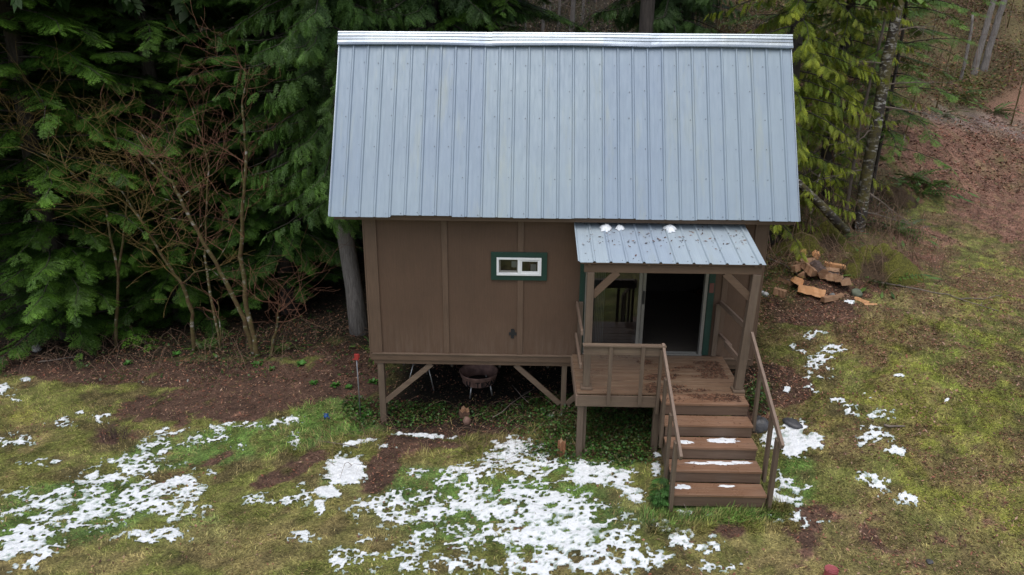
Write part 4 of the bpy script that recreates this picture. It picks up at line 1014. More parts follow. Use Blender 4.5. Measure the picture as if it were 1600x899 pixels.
def conifer(seed, height, zlo, zdet, rbase, rmax, kind='hem', nb=110, col=(.03,.075,.018), tip=(.07,.16,.035), lean=(0,0), trunk_r=.22, sector=None, big=1.0, sparse=1.0, bark=None):
    """returns (crown mesh data, trunk mesh data)"""
    r = np.random.default_rng(seed); quads = []; cols = []; tw = MB()
    col = np.array(col); tip = np.array(tip)
    zs = np.linspace(-.4, height, 14)
    tw.tube([(lean[0]*z/height+.04*math.sin(z*1.1+seed), lean[1]*z/height+.04*math.cos(z*.9), z) for z in zs], [trunk_r*(1-.93*max(0, z)/height)*(1.25 if z < 0 else 1) for z in zs], 10)
    ndet = nb; nup = int(nb*1.1)
    items = [(zlo+(zdet-zlo)*(i+r.random())/ndet, True) for i in range(ndet)]+[(zdet+(height-zdet)*(i+r.random())/nup, False) for i in range(nup)]
    tm = {'hem': HEM, 'ced': CED}[kind]
    for i, (z, det) in enumerate(items):
        fr = z/height
        L = (rbase+(rmax-rbase)*min(1, (z-zlo)/(.25*height+.01)))*(1-max(0, fr-.25)/.78)**.9*r.uniform(.55, 1.12)
        if L < min(.25, rmax*.4): continue
        az = i*2.39996+r.uniform(-.4, .4) if sector is None else math.radians(r.uniform(*sector))
        rise = r.uniform(-.15, .3) if kind == 'hem' else r.uniform(-.25, .15); dr = r.uniform(.12, .30) if kind == 'hem' else r.uniform(.2, .42)
        ox, oy = lean[0]*fr, lean[1]*fr
        def P(t): 
            up = rise*L*t-dr*L*t*t
            if kind == 'ced': up += .22*L*max(0, t-.6)**2*3
            return np.stack([ox+np.cos(az+.15*np.sin(3*t))*L*t, oy+np.sin(az+.15*np.sin(3*t))*L*t, z+up+0*t], -1)
        tt = np.linspace(0, 1, 5); pp = np.array([P(t) for t in tt])
        tw.tube([tuple(p) for p in pp], [max(.003, .009*L*(1-.85*t)) for t in tt], 4, caps=False, m=1)
        if not det:
            n = max(3, int(L*4)); t = r.uniform(.15, 1, n); pos = np.array([P(q) for q in t]); side = r.choice([-1, 1], n)
            V = place(COARSE[i % 2], pos, az+side*r.uniform(.2, 1.1, n), .35+r.uniform(-.2, .4, n), r.uniform(-.4, .4, n), L*.48*r.uniform(.7, 1.2, n))
            k = V.shape[1]; br = r.uniform(.7, 1.2, n)
            c = col[None, None]*br[:, None, None]*np.ones((n, k, 1)); quads.append(V.reshape(-1, 4, 3)); cols.append(c.reshape(-1, 3)); continue
        n = max(5, int(L*15*sparse)); t = np.sort(r.uniform(.18, 1.0, n)); t[-1] = .98; t[-2] = .9
        side = np.where(np.arange(n) % 2 == 0, 1.0, -1.0); pos = np.array([P(q) for q in t])
        sp = (.16+.30*(1-t)*min(1, L/2.2)+.06)*r.uniform(.75, 1.25, n)*big*(1 if kind == 'hem' else 1.05)
        ang = np.where(t > .93, r.uniform(-.3, .3, n), side*r.uniform(.55, 1.15, n))
        if kind == 'hem': pit = .10+.30*t+r.normal(0, .13, n); rol = r.normal(0, .18, n)
        else: pit = .55+.35*r.random(n)+r.normal(0, .2, n); rol = side*.5+r.normal(0, .35, n)
        g = r.integers(0, 4)
        V = place(tm[g], pos, az+ang, pit, rol, sp); k = V.shape[1]; T = tm[g][1]
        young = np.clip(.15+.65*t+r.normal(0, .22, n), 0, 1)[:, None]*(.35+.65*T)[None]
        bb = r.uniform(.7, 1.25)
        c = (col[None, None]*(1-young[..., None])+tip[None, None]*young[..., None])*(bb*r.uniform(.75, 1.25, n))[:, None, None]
        quads.append(V.reshape(-1, 4, 3)); cols.append(c.reshape(-1, 3))
    Q = np.concatenate(quads); C = np.concatenate(cols)
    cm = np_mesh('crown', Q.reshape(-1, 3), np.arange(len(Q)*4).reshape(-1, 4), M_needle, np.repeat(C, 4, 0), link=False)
    tmp = tw.build('trunk', [bark or M_cbark, M_cbark], smooth=True); tm_ = tmp.data; bpy.data.objects.remove(tmp)
    return cm, tm_
def plant_tree(protodata, x, y, rz, s, name, label, cat, group=None, sink=.1, sz=None):
    o = empty(name, (x, y, h1(x, y)-sink), rz); o.scale = (s, s, sz or s); tag(o, label, cat, group)
    for me, nm in zip(protodata, ('crown', 'trunk')):
        c = bpy.data.objects.new(nm, me); COL.objects.link(c); c.parent = o
    return o
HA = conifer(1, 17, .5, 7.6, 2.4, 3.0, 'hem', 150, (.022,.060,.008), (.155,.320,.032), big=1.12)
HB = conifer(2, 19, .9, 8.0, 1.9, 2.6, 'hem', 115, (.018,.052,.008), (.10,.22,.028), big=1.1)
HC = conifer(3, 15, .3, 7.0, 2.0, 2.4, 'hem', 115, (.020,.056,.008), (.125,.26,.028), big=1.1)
CA = conifer(4, 18, 1.2, 8.0, 2.0, 2.5, 'ced', 150, (.020,.055,.010), (.10,.20,.040))
CG = conifer(14, 18, 2.7, 8.5, 1.5, 2.1, 'ced', 190, (.022,.062,.010), (.13,.26,.040), trunk_r=.18, bark=M_gbark, lean=(-.9,.6))
CB = conifer(5, 16, .6, 7.0, 1.7, 2.5, 'ced', 78, (.095,.165,.018), (.55,.58,.05), big=.85)
DF = conifer(6, 21, 2.0, 8.5, 2.0, 2.6, 'hem', 110, (.018,.045,.016), (.040,.095,.032), sparse=.8)
SP = conifer(16, 11, 1.2, 7.0, 1.6, 2.4, 'hem', 36, (.06,.12,.02), (.16,.30,.04), sparse=.6, trunk_r=.05)

T = plant_tree
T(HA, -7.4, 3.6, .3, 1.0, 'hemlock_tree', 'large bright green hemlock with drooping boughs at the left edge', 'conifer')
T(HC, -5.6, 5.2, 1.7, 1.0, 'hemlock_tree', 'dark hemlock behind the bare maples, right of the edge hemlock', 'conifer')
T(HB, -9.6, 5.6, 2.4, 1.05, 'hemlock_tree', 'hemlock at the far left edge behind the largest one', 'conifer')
T(HB, -3.2, 5.6, .9, .95, 'hemlock_tree', 'hemlock with low boughs behind the upright mossy maple', 'conifer')
T(CA, .3, 6.4, 4.1, 1.05, 'cedar_tree', 'cedar rising behind the left end of the ridge', 'cedar')
T(HA, -7.4, 8.2, 3.0, 1.1, 'hemlock_tree', 'dark hemlock in the second row at upper left', 'conifer')
T(HC, -4.6, 8.4, 5.0, 1.15, 'hemlock_tree', 'dark hemlock in the second row above the bare maples', 'conifer')
gi = 'dark conifers deep in the forest behind the cabin'
far = [(-11.5,8.5,HB),(-9.5,12,HA),(-6,12,HB),(-2.5,9.2,HB),(-2.5,13,HC),(.6,11,DF),(-13,13,HC),(.2,17,DF),(-5,17,DF),(-10,18,HB),(1.6,7.6,HC),(-14.5,6.5,HA),(8.2,17,DF),(-15,18,HB)]
for i, (x, y, pr0) in enumerate(far):
    T(pr0, x, y, i*1.3, 1.0+.1*(i % 3), 'conifer_tree', 'dark conifer deep in the forest behind the front row of trees', 'conifer', gi)
# trees to the right of the roof
T(CB, 7.75, 4.3, .4, .82, 'cedar_tree', 'yellow green cedar overhanging the right edge of the roof', 'cedar')
T(CB, 9.6, 6.6, 2.9, .72, 'cedar_tree', 'smaller yellow green cedar left of the pale mottled trunk', 'cedar')
T(SP, 10.9, 6.8, .7, 1.0, 'hemlock_tree', 'thin green hemlock with feathery boughs right of the mottled alder', 'conifer')
T(SP, 9.9, 9.3, 3.3, 1.0, 'hemlock_tree', 'feathery hemlock directly behind the mottled alder trunk', 'conifer')
T(SP, 13.2, 14.2, 5.3, 1.1, 'hemlock_tree', 'feathery hemlock at the far edge of the path', 'conifer')
T(SP, 12.4, 10.5, 2.2, 1.0, 'hemlock_tree', 'thin hemlock on the brown bank behind the alder', 'conifer')
T(SP, 14.2, 17.5, 4.2, 1.1, 'hemlock_tree', 'small hemlock high on the hillside left of the pale trunks', 'conifer')
T(SP, 10.6, 13.5, 1.2, 1.1, 'hemlock_tree', 'sparse hemlock above the path behind the yellow green cedars', 'conifer')
T(CA, 5.9, 8.2, 1.2, .9, 'cedar_tree', 'green cedar behind the ridge near the big dark trunk', 'cedar')

# tall bare trunks
def trunk_tree(name, label, cat, pts, rad, mat, branches=(), moss=None, grp=None, seed=0, twmat=None):
    b = pts[0]; o = empty(name, b); tag(o, label, cat, grp); r = random.Random(seed)
    m = MB(); Q = []
    for i in range(len(pts)-1):
        for t in (0, .25, .5, .75): Q.append(tuple(pts[i][k]*(1-t)+pts[i+1][k]*t-b[k]+(r.uniform(-.012, .012)) for k in range(3)))
    Q.append(tuple(pts[-1][k]-b[k] for k in range(3))); n = len(Q)
    m.tube(Q, [(rad[0]*(1-i/(n-1))+rad[1]*i/(n-1))*(1.35 if i == 0 else (1.1 if i == 1 else 1))*r.uniform(.95, 1.05) for i in range(n)], 14)
    m.build('trunk', mat, o, smooth=True)
    if branches:
        bm = MB()
        for (t, dx, dy, dz, rr) in branches:
            p = Vector(Q[int(t*(n-1))]); q = p
            pts2 = [p]; d = Vector((dx, dy, dz))
            for s in range(1, 6): pts2.append(p+d*(s/5)+Vector((r.uniform(-.04,.04), r.uniform(-.04,.04), -.10*(s/5)**2*d.length)))
            bm.tube(pts2, [rr*(1-.85*s/5) for s in range(6)], 6)
            for s in range(1, 6):
                for _ in range(3):
                    e = pts2[s]+Vector((r.uniform(-.4,.4), r.uniform(-.3,.3), r.uniform(-.25,.2))); bm.tube([pts2[s], (pts2[s]+e)/2+Vector((0,0,.03)), e], [rr*.3, rr*.2, .002], 4)
        bm.build('branches', twmat or M_deadtwig, o)
    return o
def at(px, py, y): p = GY(px, py, y); return (p[0], p[1], p[2])
# grey trunk left of the cabin
b = at(562,520,2.7)
T(CG, b[0]-.03, b[1], .2, 1.0, 'cedar_tree', 'cedar with straight grey trunk under the left eave and hanging green sprays', 'cedar')
# mottled alder right of the cabin
b = at(1340,362,5.2); m1 = at(1362,230,5.2); m2 = at(1385,100,5.2); m3 = at(1407,-5,5.2)
trunk_tree('alder_tree', 'leaning alder with mottled white and dark bark right of roof', 'alder', [(b[0]-.05, 5.2, h1(b[0]-.05, 5.2)-.2), b, m1, m2, m3, (m3[0]+.9, 5.3, m3[2]+4.5)], (.15, .09), M_abark,
   [(.15,-1.0,-.3,.3,.02),(.25,1.3,-.2,-.2,.022),(.36,-1.1,.1,-.2,.02),(.45,-.7,-.2,-.45,.018),(.5,1.4,-.4,-.1,.02),(.58,1.2,-.3,.2,.018),(.62,-1.4,-.2,.15,.016),(.7,.9,.2,.2,.02),(.3,.8,-.5,-.5,.018)], seed=5)
b = at(1320,345,5.6); t1 = at(1383,30,5.6)
trunk_tree('thin_stem', 'slender grey stem leaning beside the mottled alder', 'tree', [(b[0], 5.6, h1(b[0], 5.6)-.1), b, at(1345,190,5.6), t1], (.045, .025), M_deadtwig, [(.5,.5,0,.2,.01),(.7,-.5,0,.3,.01)], seed=8)
# big dark trunk behind the ridge
p = at(1010,30,6.2)
trunk_tree('fir_tree', 'thick dark fir trunk rising behind the middle of the ridge', 'tree trunk', [(p[0], 6.2, h1(p[0], 6.2)-.2), (p[0], 6.2, 5.0), (p[0]+.02, 6.2, 12)], (.20, .13), M_cbark, [(.42,-2.2,.1,-.5,.05),(.40,-1.6,-.2,.5,.045),(.44,-1.4,.3,.35,.04),(.42,1.5,.1,.4,.04),(.38,.8,-.3,-.2,.03)], seed=6, twmat=M_cbark)
# pale trunks at the top right
for (px0, py0, px1, py1_, y, r0, lab) in ((1535,62,1556,-10,19,.12,'pale grey alder trunk at the top right, left one of a pair'), (1550,62,1572,-10,19.3,.13,'pale grey alder trunk at the top right, right one of a pair'), (1516,58,1520,22,18.5,.06,'short pale broken stub left of the pair of pale trunks')):
    b = at(px0, py0, y); t1 = at(px1, py1_, y); zz = h1(b[0], y)
    top_ = t1 if 'stub' in lab else (t1[0]+1.5, y, t1[2]+7)
    trunk_tree('alder_tree', lab, 'tree trunk', [(b[0]-.1, y, min(zz, b[2])-.3), b, t1, top_] if 'stub' not in lab else [(b[0]-.05, y, min(zz, b[2])-.3), b, t1], (r0, r0*.7), M_gbark, seed=int(px0))
for i, (px, y, r0) in enumerate(((847,20,.07),(872,22,.06),(893,21,.10),(910,23,.06),(858,24,.05),(1090,17,.06),(930,25,.05),(820,22,.05))):
    b = at(px, 20, y); trunk_tree('bare_tree', 'thin pale bare trunk in the wood above the ridge', 'tree trunk', [(b[0], y, h1(b[0], y)-.3), (b[0]+.1, y, 8), (b[0]+.2, y, 14)], (r0, r0*.6), M_gbark, [(.3,.8,0,.6,.02),(.35,-.9,0,.5,.02),(.4,.6,.2,.4,.02),(.45,-.5,.2,.6,.02)], seed=i, grp='thin pale trunks in the wood behind the ridge')
# fallen log behind right of the roof
a = at(1246,285,3.6); c = at(1322,362,3.9)
m = MB(); a2 = (a[0]-.9, 3.3, a[2]+.65); pts = [a2, a, ((a[0]+c[0])/2, 3.75, (a[2]+c[2])/2+.02), c]; m.tube(pts, [.07, .07, .085, .095], 12)
for k in range(7):
    s = k/7; q = Vector(a2)*(1-s)+Vector(c)*s; m.tube([q, q+Vector((random.uniform(-.2,.2), random.uniform(-.2,.1), random.uniform(.05,.3)))], [.012, .004], 5)
tag(m.build('fallen_log', M_abark, smooth=True), 'dark fallen log slanting down behind the right roof corner', 'log')

# ------------------------------------------------------------------ bare vine maples
def maple(name, label, stems, seed, tw_mat, spread=1.0, levels=4, grp=None, dens=1.0, anchor=None):
    r = random.Random(seed); b = stems[0][0][0]; o = empty(name, b); tag(o, label, 'small tree' if levels > 2 else 'shrub', grp)
    m = MB(); t = MB()
    def grow(p, d, L, rad, lev):
        pts = [p]; q = p; dd = d.copy(); n = 4
        for s in range(n):
            dd = (dd+Vector((r.uniform(-.25,.25), r.uniform(-.25,.25), r.uniform(-.12,.2)))).normalized(); q = q+dd*L/n; pts.append(q)
        (m if rad > .011 else t).tube(pts, [max(.0024, rad*(1-.6*s/n)) for s in range(n+1)], 5 if rad < .02 else 7, caps=False)
        if lev <= 0: return
        for s in range(1, n+1):
            for _ in range(1 if (r.random() < .44*dens or s == n) else 0):
                ax = Vector((r.uniform(-1,1), r.uniform(-1,1), r.uniform(-.35,.75))).normalized()
                nd = (dd*.55+ax*.8*spread).normalized()
                grow(pts[s], nd, L*r.uniform(.6, .95), rad*.55, lev-1)
    for pts, r0, r1, nbr, L in stems:
        P = [Vector(p)-Vector(b) for p in pts]; Q = []
        for i in range(len(P)-1):
            for s in (0, .2, .4, .6, .8): Q.append(P[i]*(1-s)+P[i+1]*s+Vector((r.uniform(-.018,.018), r.uniform(-.018,.018), 0)))
        Q.append(P[-1]); n = len(Q); m.tube(Q, [(r0*(1-i/(n-1))+r1*i/(n-1))*r.uniform(.9, 1.12) for i in range(n)], 8)
        for k in range(nbr):
            i = int(n*(.35+.64*(k+.5)/nbr)); i = min(n-1, i); d = (Q[min(i+1, n-1)]-Q[max(i-1, 0)]).normalized()
            ax = Vector((r.uniform(-1,1), r.uniform(-1,.6), r.uniform(-.2,.6))).normalized()
            grow(Q[i], (d*.5+ax).normalized(), L*r.uniform(.6, 1.1), max(.008, r1*.7), levels-2)
    m.build('stems', M_mossy, o, smooth=True); t.build('twigs', tw_mat, o)
    return o
def gpt(px, py): p = G(px, py); return (p[0], p[1], h1(p[0], p[1])-.08)
g0 = gpt(398,553); y0 = g0[1]
def up(px, py, y=None): return at(px, py, y if y is not None else y0)
maple('vine_maple', 'bare mossy maple whose stem leans up to the left', [([g0, up(382,500), up(345,425), up(300,345), up(268,285), up(215,235)], .055, .018, 11, .9)], 1, M_twig, 1.1, 5)
maple('vine_maple', 'upright bare maple with pale patched stem rising beside the leaning one', [([gpt(404,556), up(385,480), up(377,400), up(380,320), up(384,240), up(378,160), up(390,105)], .055, .012, 10, .7)], 2, M_twig, 1.0, 5)
g1 = gpt(303,550)
maple('vine_maple', 'bare maple leaning left with a kinked lower stem', [([g1, up(300,490,g1[1]), up(285,445,g1[1]), up(255,405,g1[1]), up(228,355,g1[1]), up(190,300,g1[1]), up(120,260,g1[1])], .045, .014, 12, .9), ([up(285,445,g1[1]), up(305,425,g1[1]), up(340,420,g1[1])], .02, .01, 2, .4)], 3, M_yellowtwig, 1.15, 5)
g2 = gpt(345,552)
maple('vine_maple', 'thinnest bare maple stem between the two mossy clumps', [([g2, up(343,500,g2[1]), up(340,470,g2[1])], .02, .008, 3, .5), ([up(345,552,g2[1]), up(320,400,g2[1]+.6), up(326,260,g2[1]+.8), up(300,170,g2[1]+.9)], .03, .01, 9, .8)], 4, M_twig, 1.1, 5)
g3 = gpt(420,556)
maple('vine_maple', 'short bare maple with a fan of reddish twigs by the grey trunk', [([g3, up(432,510,g3[1]), up(438,475,g3[1])], .04, .014, 7, .9)], 5, M_twig, 1.2, 5)
g4 = gpt(180,545)
maple('vine_maple', 'bare maple thicket spreading low at the left of the clump', [([g4, up(185,430,g4[1]), up(165,330,g4[1]), up(100,255,g4[1]), up(30,225,g4[1])], .035, .010, 13, .9), ([up(185,430,g4[1]), up(200,300,g4[1]), up(178,200,g4[1])], .025, .01, 8, .8)], 6, M_yellowtwig, 1.2, 5)
# shrubs near right
for i, (px, py, lab, s) in enumerate(((178,685,'dead brown clump of upright stems standing on the left lawn',.38),)):
    p = gpt(px, py); r = random.Random(i); m = MB(); o = empty('dead_shrub', p); tag(o, lab, 'shrub')
    for k in range(46):
        a = r.uniform(0, 6.28); q = r.uniform(0, .26); x = q*math.cos(a)*1.1; y = q*math.sin(a)*.8; h = r.uniform(.15, .34)
        m.tube([(x, y, -.02), (x+r.uniform(-.04,.04), y+r.uniform(-.04,.04), h*.6), (x+r.uniform(-.09,.09), y+r.uniform(-.09,.09), h)], [.005, .004, .002], 4)
    m.build('stems', plain('dead_stem', (.075,.045,.038), .9), o)
for i, (px, py, y, H0, lab) in enumerate(((1425,130,9.5,2.4,'bare dark forked shrub on the bank right of the alder'), (1590,150,15,4.5,'bare grey sapling at the right edge by the path'), (1480,80,15,3.5,'bare brown shrub on the hillside behind the path'), (1262,330,4.4,2.2,'tangled bare shrub behind the right eave'), (1290,300,6.2,2.8,'tall bare shrub left of the mottled alder'), (1570,60,22,5,'bare sapling high on the hillside at top right'), (1460,30,20,5,'bare sapling on the hillside right of the alder top'), (1120,30,14,6,'bare brown sapling above the ridge right of dark trunk'))):
    p = at(px, py, y); gz_ = h1(p[0], y); b = (p[0], y, gz_-.1)
    maple('bare_shrub', lab, [([b, (p[0]+.1, y, gz_+H0*.5), (p[0]+.25, y, gz_+H0)], .028, .010, 6, H0*.3)], 30+i, M_deadtwig if i % 2 else M_twig, 1.1, 4)

# ------------------------------------------------------------------ ferns
def fern_data(seed, n=22, L=.6, col=(.035,.085,.015), tip=(.09,.16,.03)):
    r = np.random.default_rng(seed); az = np.arange(n)*2.4+r.uniform(-.3, .3, n); pit = r.uniform(-.85, -.1, n); s = L*r.uniform(.7, 1.15, n)
    V = place(FERN[seed % 2], np.zeros((n, 3)), az, pit, r.normal(0, .2, n), s); k = V.shape[1]
    c = np.array(col)+(np.array(tip)-np.array(col))*r.random((n, 1, 1)); C = (c*np.ones((n, k, 1))).reshape(-1, 3)
    Q = V.reshape(-1, 4, 3); return np_mesh('fronds', Q.reshape(-1, 3), np.arange(len(Q)*4).reshape(-1, 4), M_herb, np.repeat(C, 4, 0), link=False)
FD = [fern_data(i) for i in range(3)]
fr_pos = [(1378,437,1.0,'green sword fern on the moss bank above the woodpile, front one'),(1400,360,1.0,'sword fern on the bank beside the mossy mound'),(1440,300,1.25,'large sword fern at the edge of the leafy path'),(1455,288,1.1,'sword fern right of the largest fern by the path'),(1425,280,1.0,'sword fern left of the largest fern by the path'),
 (1552,175,1.3,'sword fern at the far side of the path'),(1345,400,.7,'small fern behind the woodpile'),(1310,375,.7,'small fern under the fallen log'),(1225,370,.8,'fern behind the right corner of the cabin'),(1290,365,.7,'small fern left of the mottled alder foot'),(445,545,.6,'small fern beside the short bare maple'),(590,545,.6,'small fern left of the cabin corner'),(320,545,.8,'fern at the foot of the kinked maple'),(1500,150,1.2,'fern on the brown bank beyond the path'),(1470,180,1.0,'fern at the foot of the bank beyond the path')]
for i, (px, py, s, lab) in enumerate(fr_pos):
    p = G(px, py); o = bpy.data.objects.new('fern', FD[i % 3]); COL.objects.link(o); o.location = (p[0], p[1], h1(p[0], p[1])-.02); o.rotation_euler[2] = i; o.scale = (s*1.3,)*3; tag(o, lab, 'fern')
# small bright plants (dock / foxglove rosettes)
def rosette(seed, n=26, L=.13):
    r = np.random.default_rng(seed); V = []; C = []
    for i in range(n):
        a = i*2.4; e = r.uniform(.2, .9); l = L*r.uniform(.6, 1.1); w = l*.18; d = np.array([math.cos(a)*math.cos(e), math.sin(a)*math.cos(e), math.sin(e)]); p = np.array([-math.sin(a), math.cos(a), 0])
        V += [np.zeros(3), d*l*.55+p*w, d*l-np.array([0,0,.02]), d*l*.55-p*w]; C += [np.array([.08,.22,.04])*r.uniform(.7, 1.3)]*4
    V = np.array(V); return np_mesh('leaf_rosette', V, np.arange(len(V)).reshape(-1, 4), M_herb, np.array(C), link=False)
RD = [rosette(i) for i in range(3)]
for i, (px, py, s) in enumerate(((403,568,1.2),(425,576,.8),(470,570,1.1),(583,598,1.0),(524,603,1.0),(546,606,.8),(490,600,.8),(200,568,.9),(275,555,1.0),(540,632,.9),(562,640,1.3),(574,650,1.2))):
    p = G(px, py); o = bpy.data.objects.new('leafy_weed', RD[i % 3]); COL.objects.link(o); o.location = (p[0], p[1], h1(p[0], p[1])); o.rotation_euler[2] = i; o.scale = (s,)*3
    tag(o, ['bright green weed below the leaning maple','small green weed right of the one under the maple','green weed on the brown soil left of the grey trunk','green weed between the stake and the cabin post','green weed on the dirt left of the stake','tiny green weed close left of the stake','green weed on dirt well left of the stake','green weed at the left forest edge','green weed at the foot of the kinked maple','green weed just left of the stake foot','green tuft at the foot of the red topped stake','green tuft right of the stake foot'][i], 'weed', 'small green weeds near the forest edge')
# little conifer sapling leaning on the bottom step
SD = conifer(50, 1.0, .05, .9, .22, .26, 'hem', 44, (.04,.12,.02), (.08,.22,.04), trunk_r=.012, big=.7)
o = T(SD, 4.34, -2.66, 0, .60, 'conifer_sapling', 'small green fir sapling beside the bottom left stair post', 'sapling', sink=0)

# ------------------------------------------------------------------ undergrowth (stuff): brambles and salal
def leafmass(N, fn, seed, size, pal, hmax):
    r = np.random.default_rng(seed); x, y, w = fn(r, N); n = len(x); z = HG(x, y)+r.random(n)**1.4*hmax*w
    a = r.uniform(0, 2*PI, n); e = r.uniform(-.3, .7, n); L = size*r.uniform(.6, 1.4, n); b = L*.42
    d = np.stack([np.cos(a)*np.cos(e), np.sin(a)*np.cos(e), np.sin(e)], 1)*L[:, None]; p = np.stack([-np.sin(a), np.cos(a), r.normal(0, .3, n)], 1)*b[:, None]; B0 = np.stack([x, y, z], 1)
    V = np.stack([B0, B0+d*.55+p, B0+d, B0+d*.55-p], 1).reshape(-1, 3); pal = np.array(pal); C = pal[r.integers(0, len(pal), n)]*r.uniform(.6, 1.4, n)[:, None]
    return V, np.repeat(C, 4, 0)
UE = [ell(*e) for e in [(900,660,60,40,0,1),(980,680,80,36,0,1),(860,625,50,26,0,.9),(640,640,60,22,0,.7),(940,705,110,18,0,.8),(760,640,60,18,0,.45),(640,600,40,30,0,.5),(1020,640,40,40,0,.9),(1185,620,16,24,0,.9),(560,640,20,24,0,.7),(820,665,40,15,0,.45),(1060,690,10,50,0,.6)]]
def uf(r, N):
    x = r.uniform(-1.2, 7, N); y = r.uniform(-2.4, .6, N); f = field(x, y, UE)*(.3+1.2*fbm(x*3, y*3, 7, 3)); k = (r.random(N) < f) & ~((x > 4.42) & (x < 5.72) & (y < -1.38))
    return x[k], y[k], np.clip(f[k], .3, 1)
def bank_f(r, N):
    x = r.uniform(6.6, 13, N); y = r.uniform(2.2, 8, N); f = sst(2.6, 3.6, y-(x-8)*1.15+fbm(x, y, 5, 2))*sst(.42, .6, fbm(x*1.2, y*1.2, 77, 3)); k = r.random(N) < f*.8
    return x[k], y[k], np.clip(f[k], .3, 1)
def hill_f(r, N):
    x = r.uniform(7, 30, N); y = r.uniform(9, 30, N); f = sst(.45, .62, fbm(x*.5, y*.5, 15, 3)); k = (r.random(N) < f) & (y > 12+(x-14)*.75+1.0)
    return x[k], y[k], np.clip(f[k], .3, 1)
def rear_f(r, N):
    x = r.uniform(-4, 12, N); y = r.uniform(9.5, 27, N); f = sst(.38, .55, fbm(x*.7, y*.7, 15, 3)); k = (r.random(N) < f) & (y > 9.5+np.maximum(0, x-7)*1.4)
    return x[k], y[k], np.clip(f[k], .3, 1)*1.6
def floor_f(r, N):
    x = r.uniform(-9, 1, N); y = r.uniform(1.0, 5, N); f = sst(.45, .6, fbm(x*1.5, y*1.5, 19, 3)); k = r.random(N) < f*.6
    return x[k], y[k], np.clip(f[k], .3, 1)
GP = [[.03,.08,.018],[.05,.11,.025],[.02,.05,.012],[.08,.07,.02],[.06,.035,.02]]
BP = [[.10,.11,.018],[.13,.12,.02],[.06,.07,.015],[.14,.08,.03]]
HP = [[.16,.15,.03],[.14,.075,.035],[.09,.14,.03],[.22,.12,.06],[.22,.10,.045],[.07,.11,.02]]
sets = [leafmass(90000, uf, 1, .038, [[.05,.13,.025],[.08,.18,.035],[.03,.07,.018],[.10,.10,.03],[.07,.04,.02]], .18), leafmass(60000, bank_f, 2, .035, BP+GP, .22), leafmass(110000, hill_f, 3, .09, HP, .6), leafmass(90000, rear_f, 6, .08, [[.10,.09,.03],[.06,.10,.02],[.14,.10,.06],[.04,.07,.02],[.20,.16,.10]], .8), leafmass(9000, floor_f, 4, .05, GP+[[.12,.06,.03]], .15)]
V = np.concatenate([s[0] for s in sets]); C = np.concatenate([s[1] for s in sets])
ug = np_mesh('undergrowth', V, np.arange(len(V)).reshape(-1, 4), M_herb, C)
tag(ug, 'leafy brambles, ivy and moss under the porch and on the banks', 'undergrowth', kind='stuff')
# bramble canes and dry stems (stuff)
m = MB(); r = random.Random(5)
def cane(x, y, L, hgt, rad, a=None):
    a = r.uniform(0, 6.28) if a is None else a; z = h1(x, y); P = []
    for s in range(5):
        t = s/4; P.append((x+math.cos(a)*L*t, y+math.sin(a)*L*t, z+hgt*math.sin(PI*min(1, t*.9+.05))+r.uniform(-.02, .02)))
    m.tube(P, [rad*(1-.6*s/4) for s in range(5)], 4, caps=False)
for _ in range(170):
    cane(r.uniform(-.6, 4.8), r.uniform(-1.5, .5), r.uniform(.2, .7), r.uniform(.04, .22), r.uniform(.002, .005))
for _ in range(420):
    x = r.uniform(6.8, 11); y = r.uniform(2.8, 7); cane(x, y, r.uniform(.3, 1.2), r.uniform(.1, .9), r.uniform(.003, .008))
for _ in range(260):
    x = r.uniform(-8.5, 0); cane(x, r.uniform(1.2, 3.4), r.uniform(.2, .8), r.uniform(.05, .45), r.uniform(.003, .006))
for _ in range(420):
    x = r.uniform(-3, 11); cane(x, r.uniform(11, 24), r.uniform(.5, 2), r.uniform(.6, 2.0), r.uniform(.008, .016))
for _ in range(500):
    x = r.uniform(8, 27); y = r.uniform(12, 27)
    if y > 12+(x-14)*.75+1: cane(x, y, r.uniform(.5, 2), r.uniform(.4, 1.6), r.uniform(.008, .016))
tag(m.build('dry_canes', plain('dry_cane', (.16,.10,.065), .85, 0, .4, 5, (1,1,1), 0)), 'dry arching bramble canes and stems in the undergrowth', 'brambles', kind='stuff')
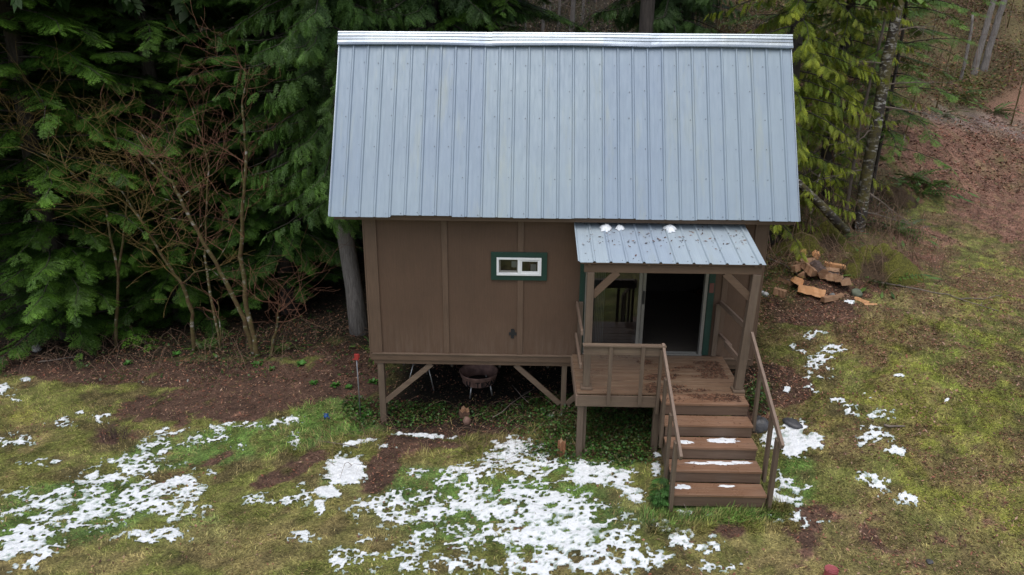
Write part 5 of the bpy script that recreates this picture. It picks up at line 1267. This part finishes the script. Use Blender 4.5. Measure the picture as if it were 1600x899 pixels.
# moss mounds
for px, py, a, b_, h, lab in ((1375,425,.75,.5,.42,'long moss covered mound right of the woodpile'), (1400,312,.5,.4,.38,'round yellow moss mound beside the path ferns'), (1265,382,.9,.4,.35,'dark mossy mound behind the woodpile'), (1210,372,.5,.3,.3,'mossy hump by the right cabin corner')):
    p = G(px, py); V = []; F = []; n = 40; rg = 12; C = []
    for j in range(rg+1):
        t = j/rg
        for k in range(n):
            q = 2*PI*k/n; x = math.cos(q)*a*t; y = math.sin(q)*b_*t; nz = fbm(np.array([x*4+px]), np.array([y*4]), 3, 4)[0]
            V.append((p[0]+x*(1+.3*nz), p[1]+y*(1+.3*nz), h1(p[0]+x, p[1]+y)-.05+h*(1-t*t)*(.1+1.8*nz)))
            cc_ = np.array([.115,.11,.02])*(.3+1.1*nz) if nz > .5 else np.array([.07,.045,.025]); C.append(cc_)
    for j in range(rg):
        for k in range(n): k2 = (k+1) % n; F.append((j*n+k, (j+1)*n+k, (j+1)*n+k2, j*n+k2))
    o = np_mesh('moss_mound', np.array(V), np.array(F), M_ground, np.array(C), smooth=True); tag(o, lab, 'moss mound')
# ================================================================== LIGHT, SKY, CAMERA
w = bpy.data.worlds.new('World'); S.world = w; w.use_nodes = True
t = w.node_tree; bg = t.nodes['Background']; sk = t.nodes.new('ShaderNodeTexSky'); sk.sky_type = 'NISHITA'; sk.sun_disc = False
EL, AZ = math.radians(72), math.radians(190)
sk.sun_elevation = EL; sk.sun_rotation = AZ; sk.air_density = 1.0; sk.dust_density = 3.0; sk.ozone_density = 1.0
hs = t.nodes.new('ShaderNodeHueSaturation'); hs.inputs['Saturation'].default_value = .55; t.links.new(sk.outputs[0], hs.inputs['Color']); t.links.new(hs.outputs[0], bg.inputs[0]); bg.inputs[1].default_value = .15
sd = bpy.data.lights.new('sun', 'SUN'); sd.energy = 1.2; sd.angle = math.radians(50); sd.color = (1, .97, .93)
so = bpy.data.objects.new('sun', sd); COL.objects.link(so)
dirv = Vector((math.sin(AZ)*math.cos(EL), math.cos(AZ)*math.cos(EL), math.sin(EL)))
so.rotation_euler = dirv.to_track_quat('Z', 'Y').to_euler(); so.location = (0, -10, 20)
cd = bpy.data.cameras.new('camera'); co = bpy.data.objects.new('camera', cd); COL.objects.link(co); S.camera = co
cd.sensor_width = 36; cd.lens = FPX/1600*36; cd.clip_start = .1; cd.clip_end = 2000
Mx = Matrix(((RT[0], UP[0], -FW[0], CAM[0]), (RT[1], UP[1], -FW[1], CAM[1]), (RT[2], UP[2], -FW[2], CAM[2]), (0,0,0,1)))
co.matrix_world = Mx
S.view_settings.view_transform = 'Standard'; S.view_settings.look = 'None'; S.view_settings.exposure = 0.3; S.view_settings.gamma = 1
S.view_settings.use_curve_mapping = False
S.render.engine = 'CYCLES'; S.render.resolution_x = 1024; S.render.resolution_y = 575
S.cycles.max_bounces = 5; S.cycles.diffuse_bounces = 3; S.cycles.glossy_bounces = 3; S.cycles.transparent_max_bounces = 6
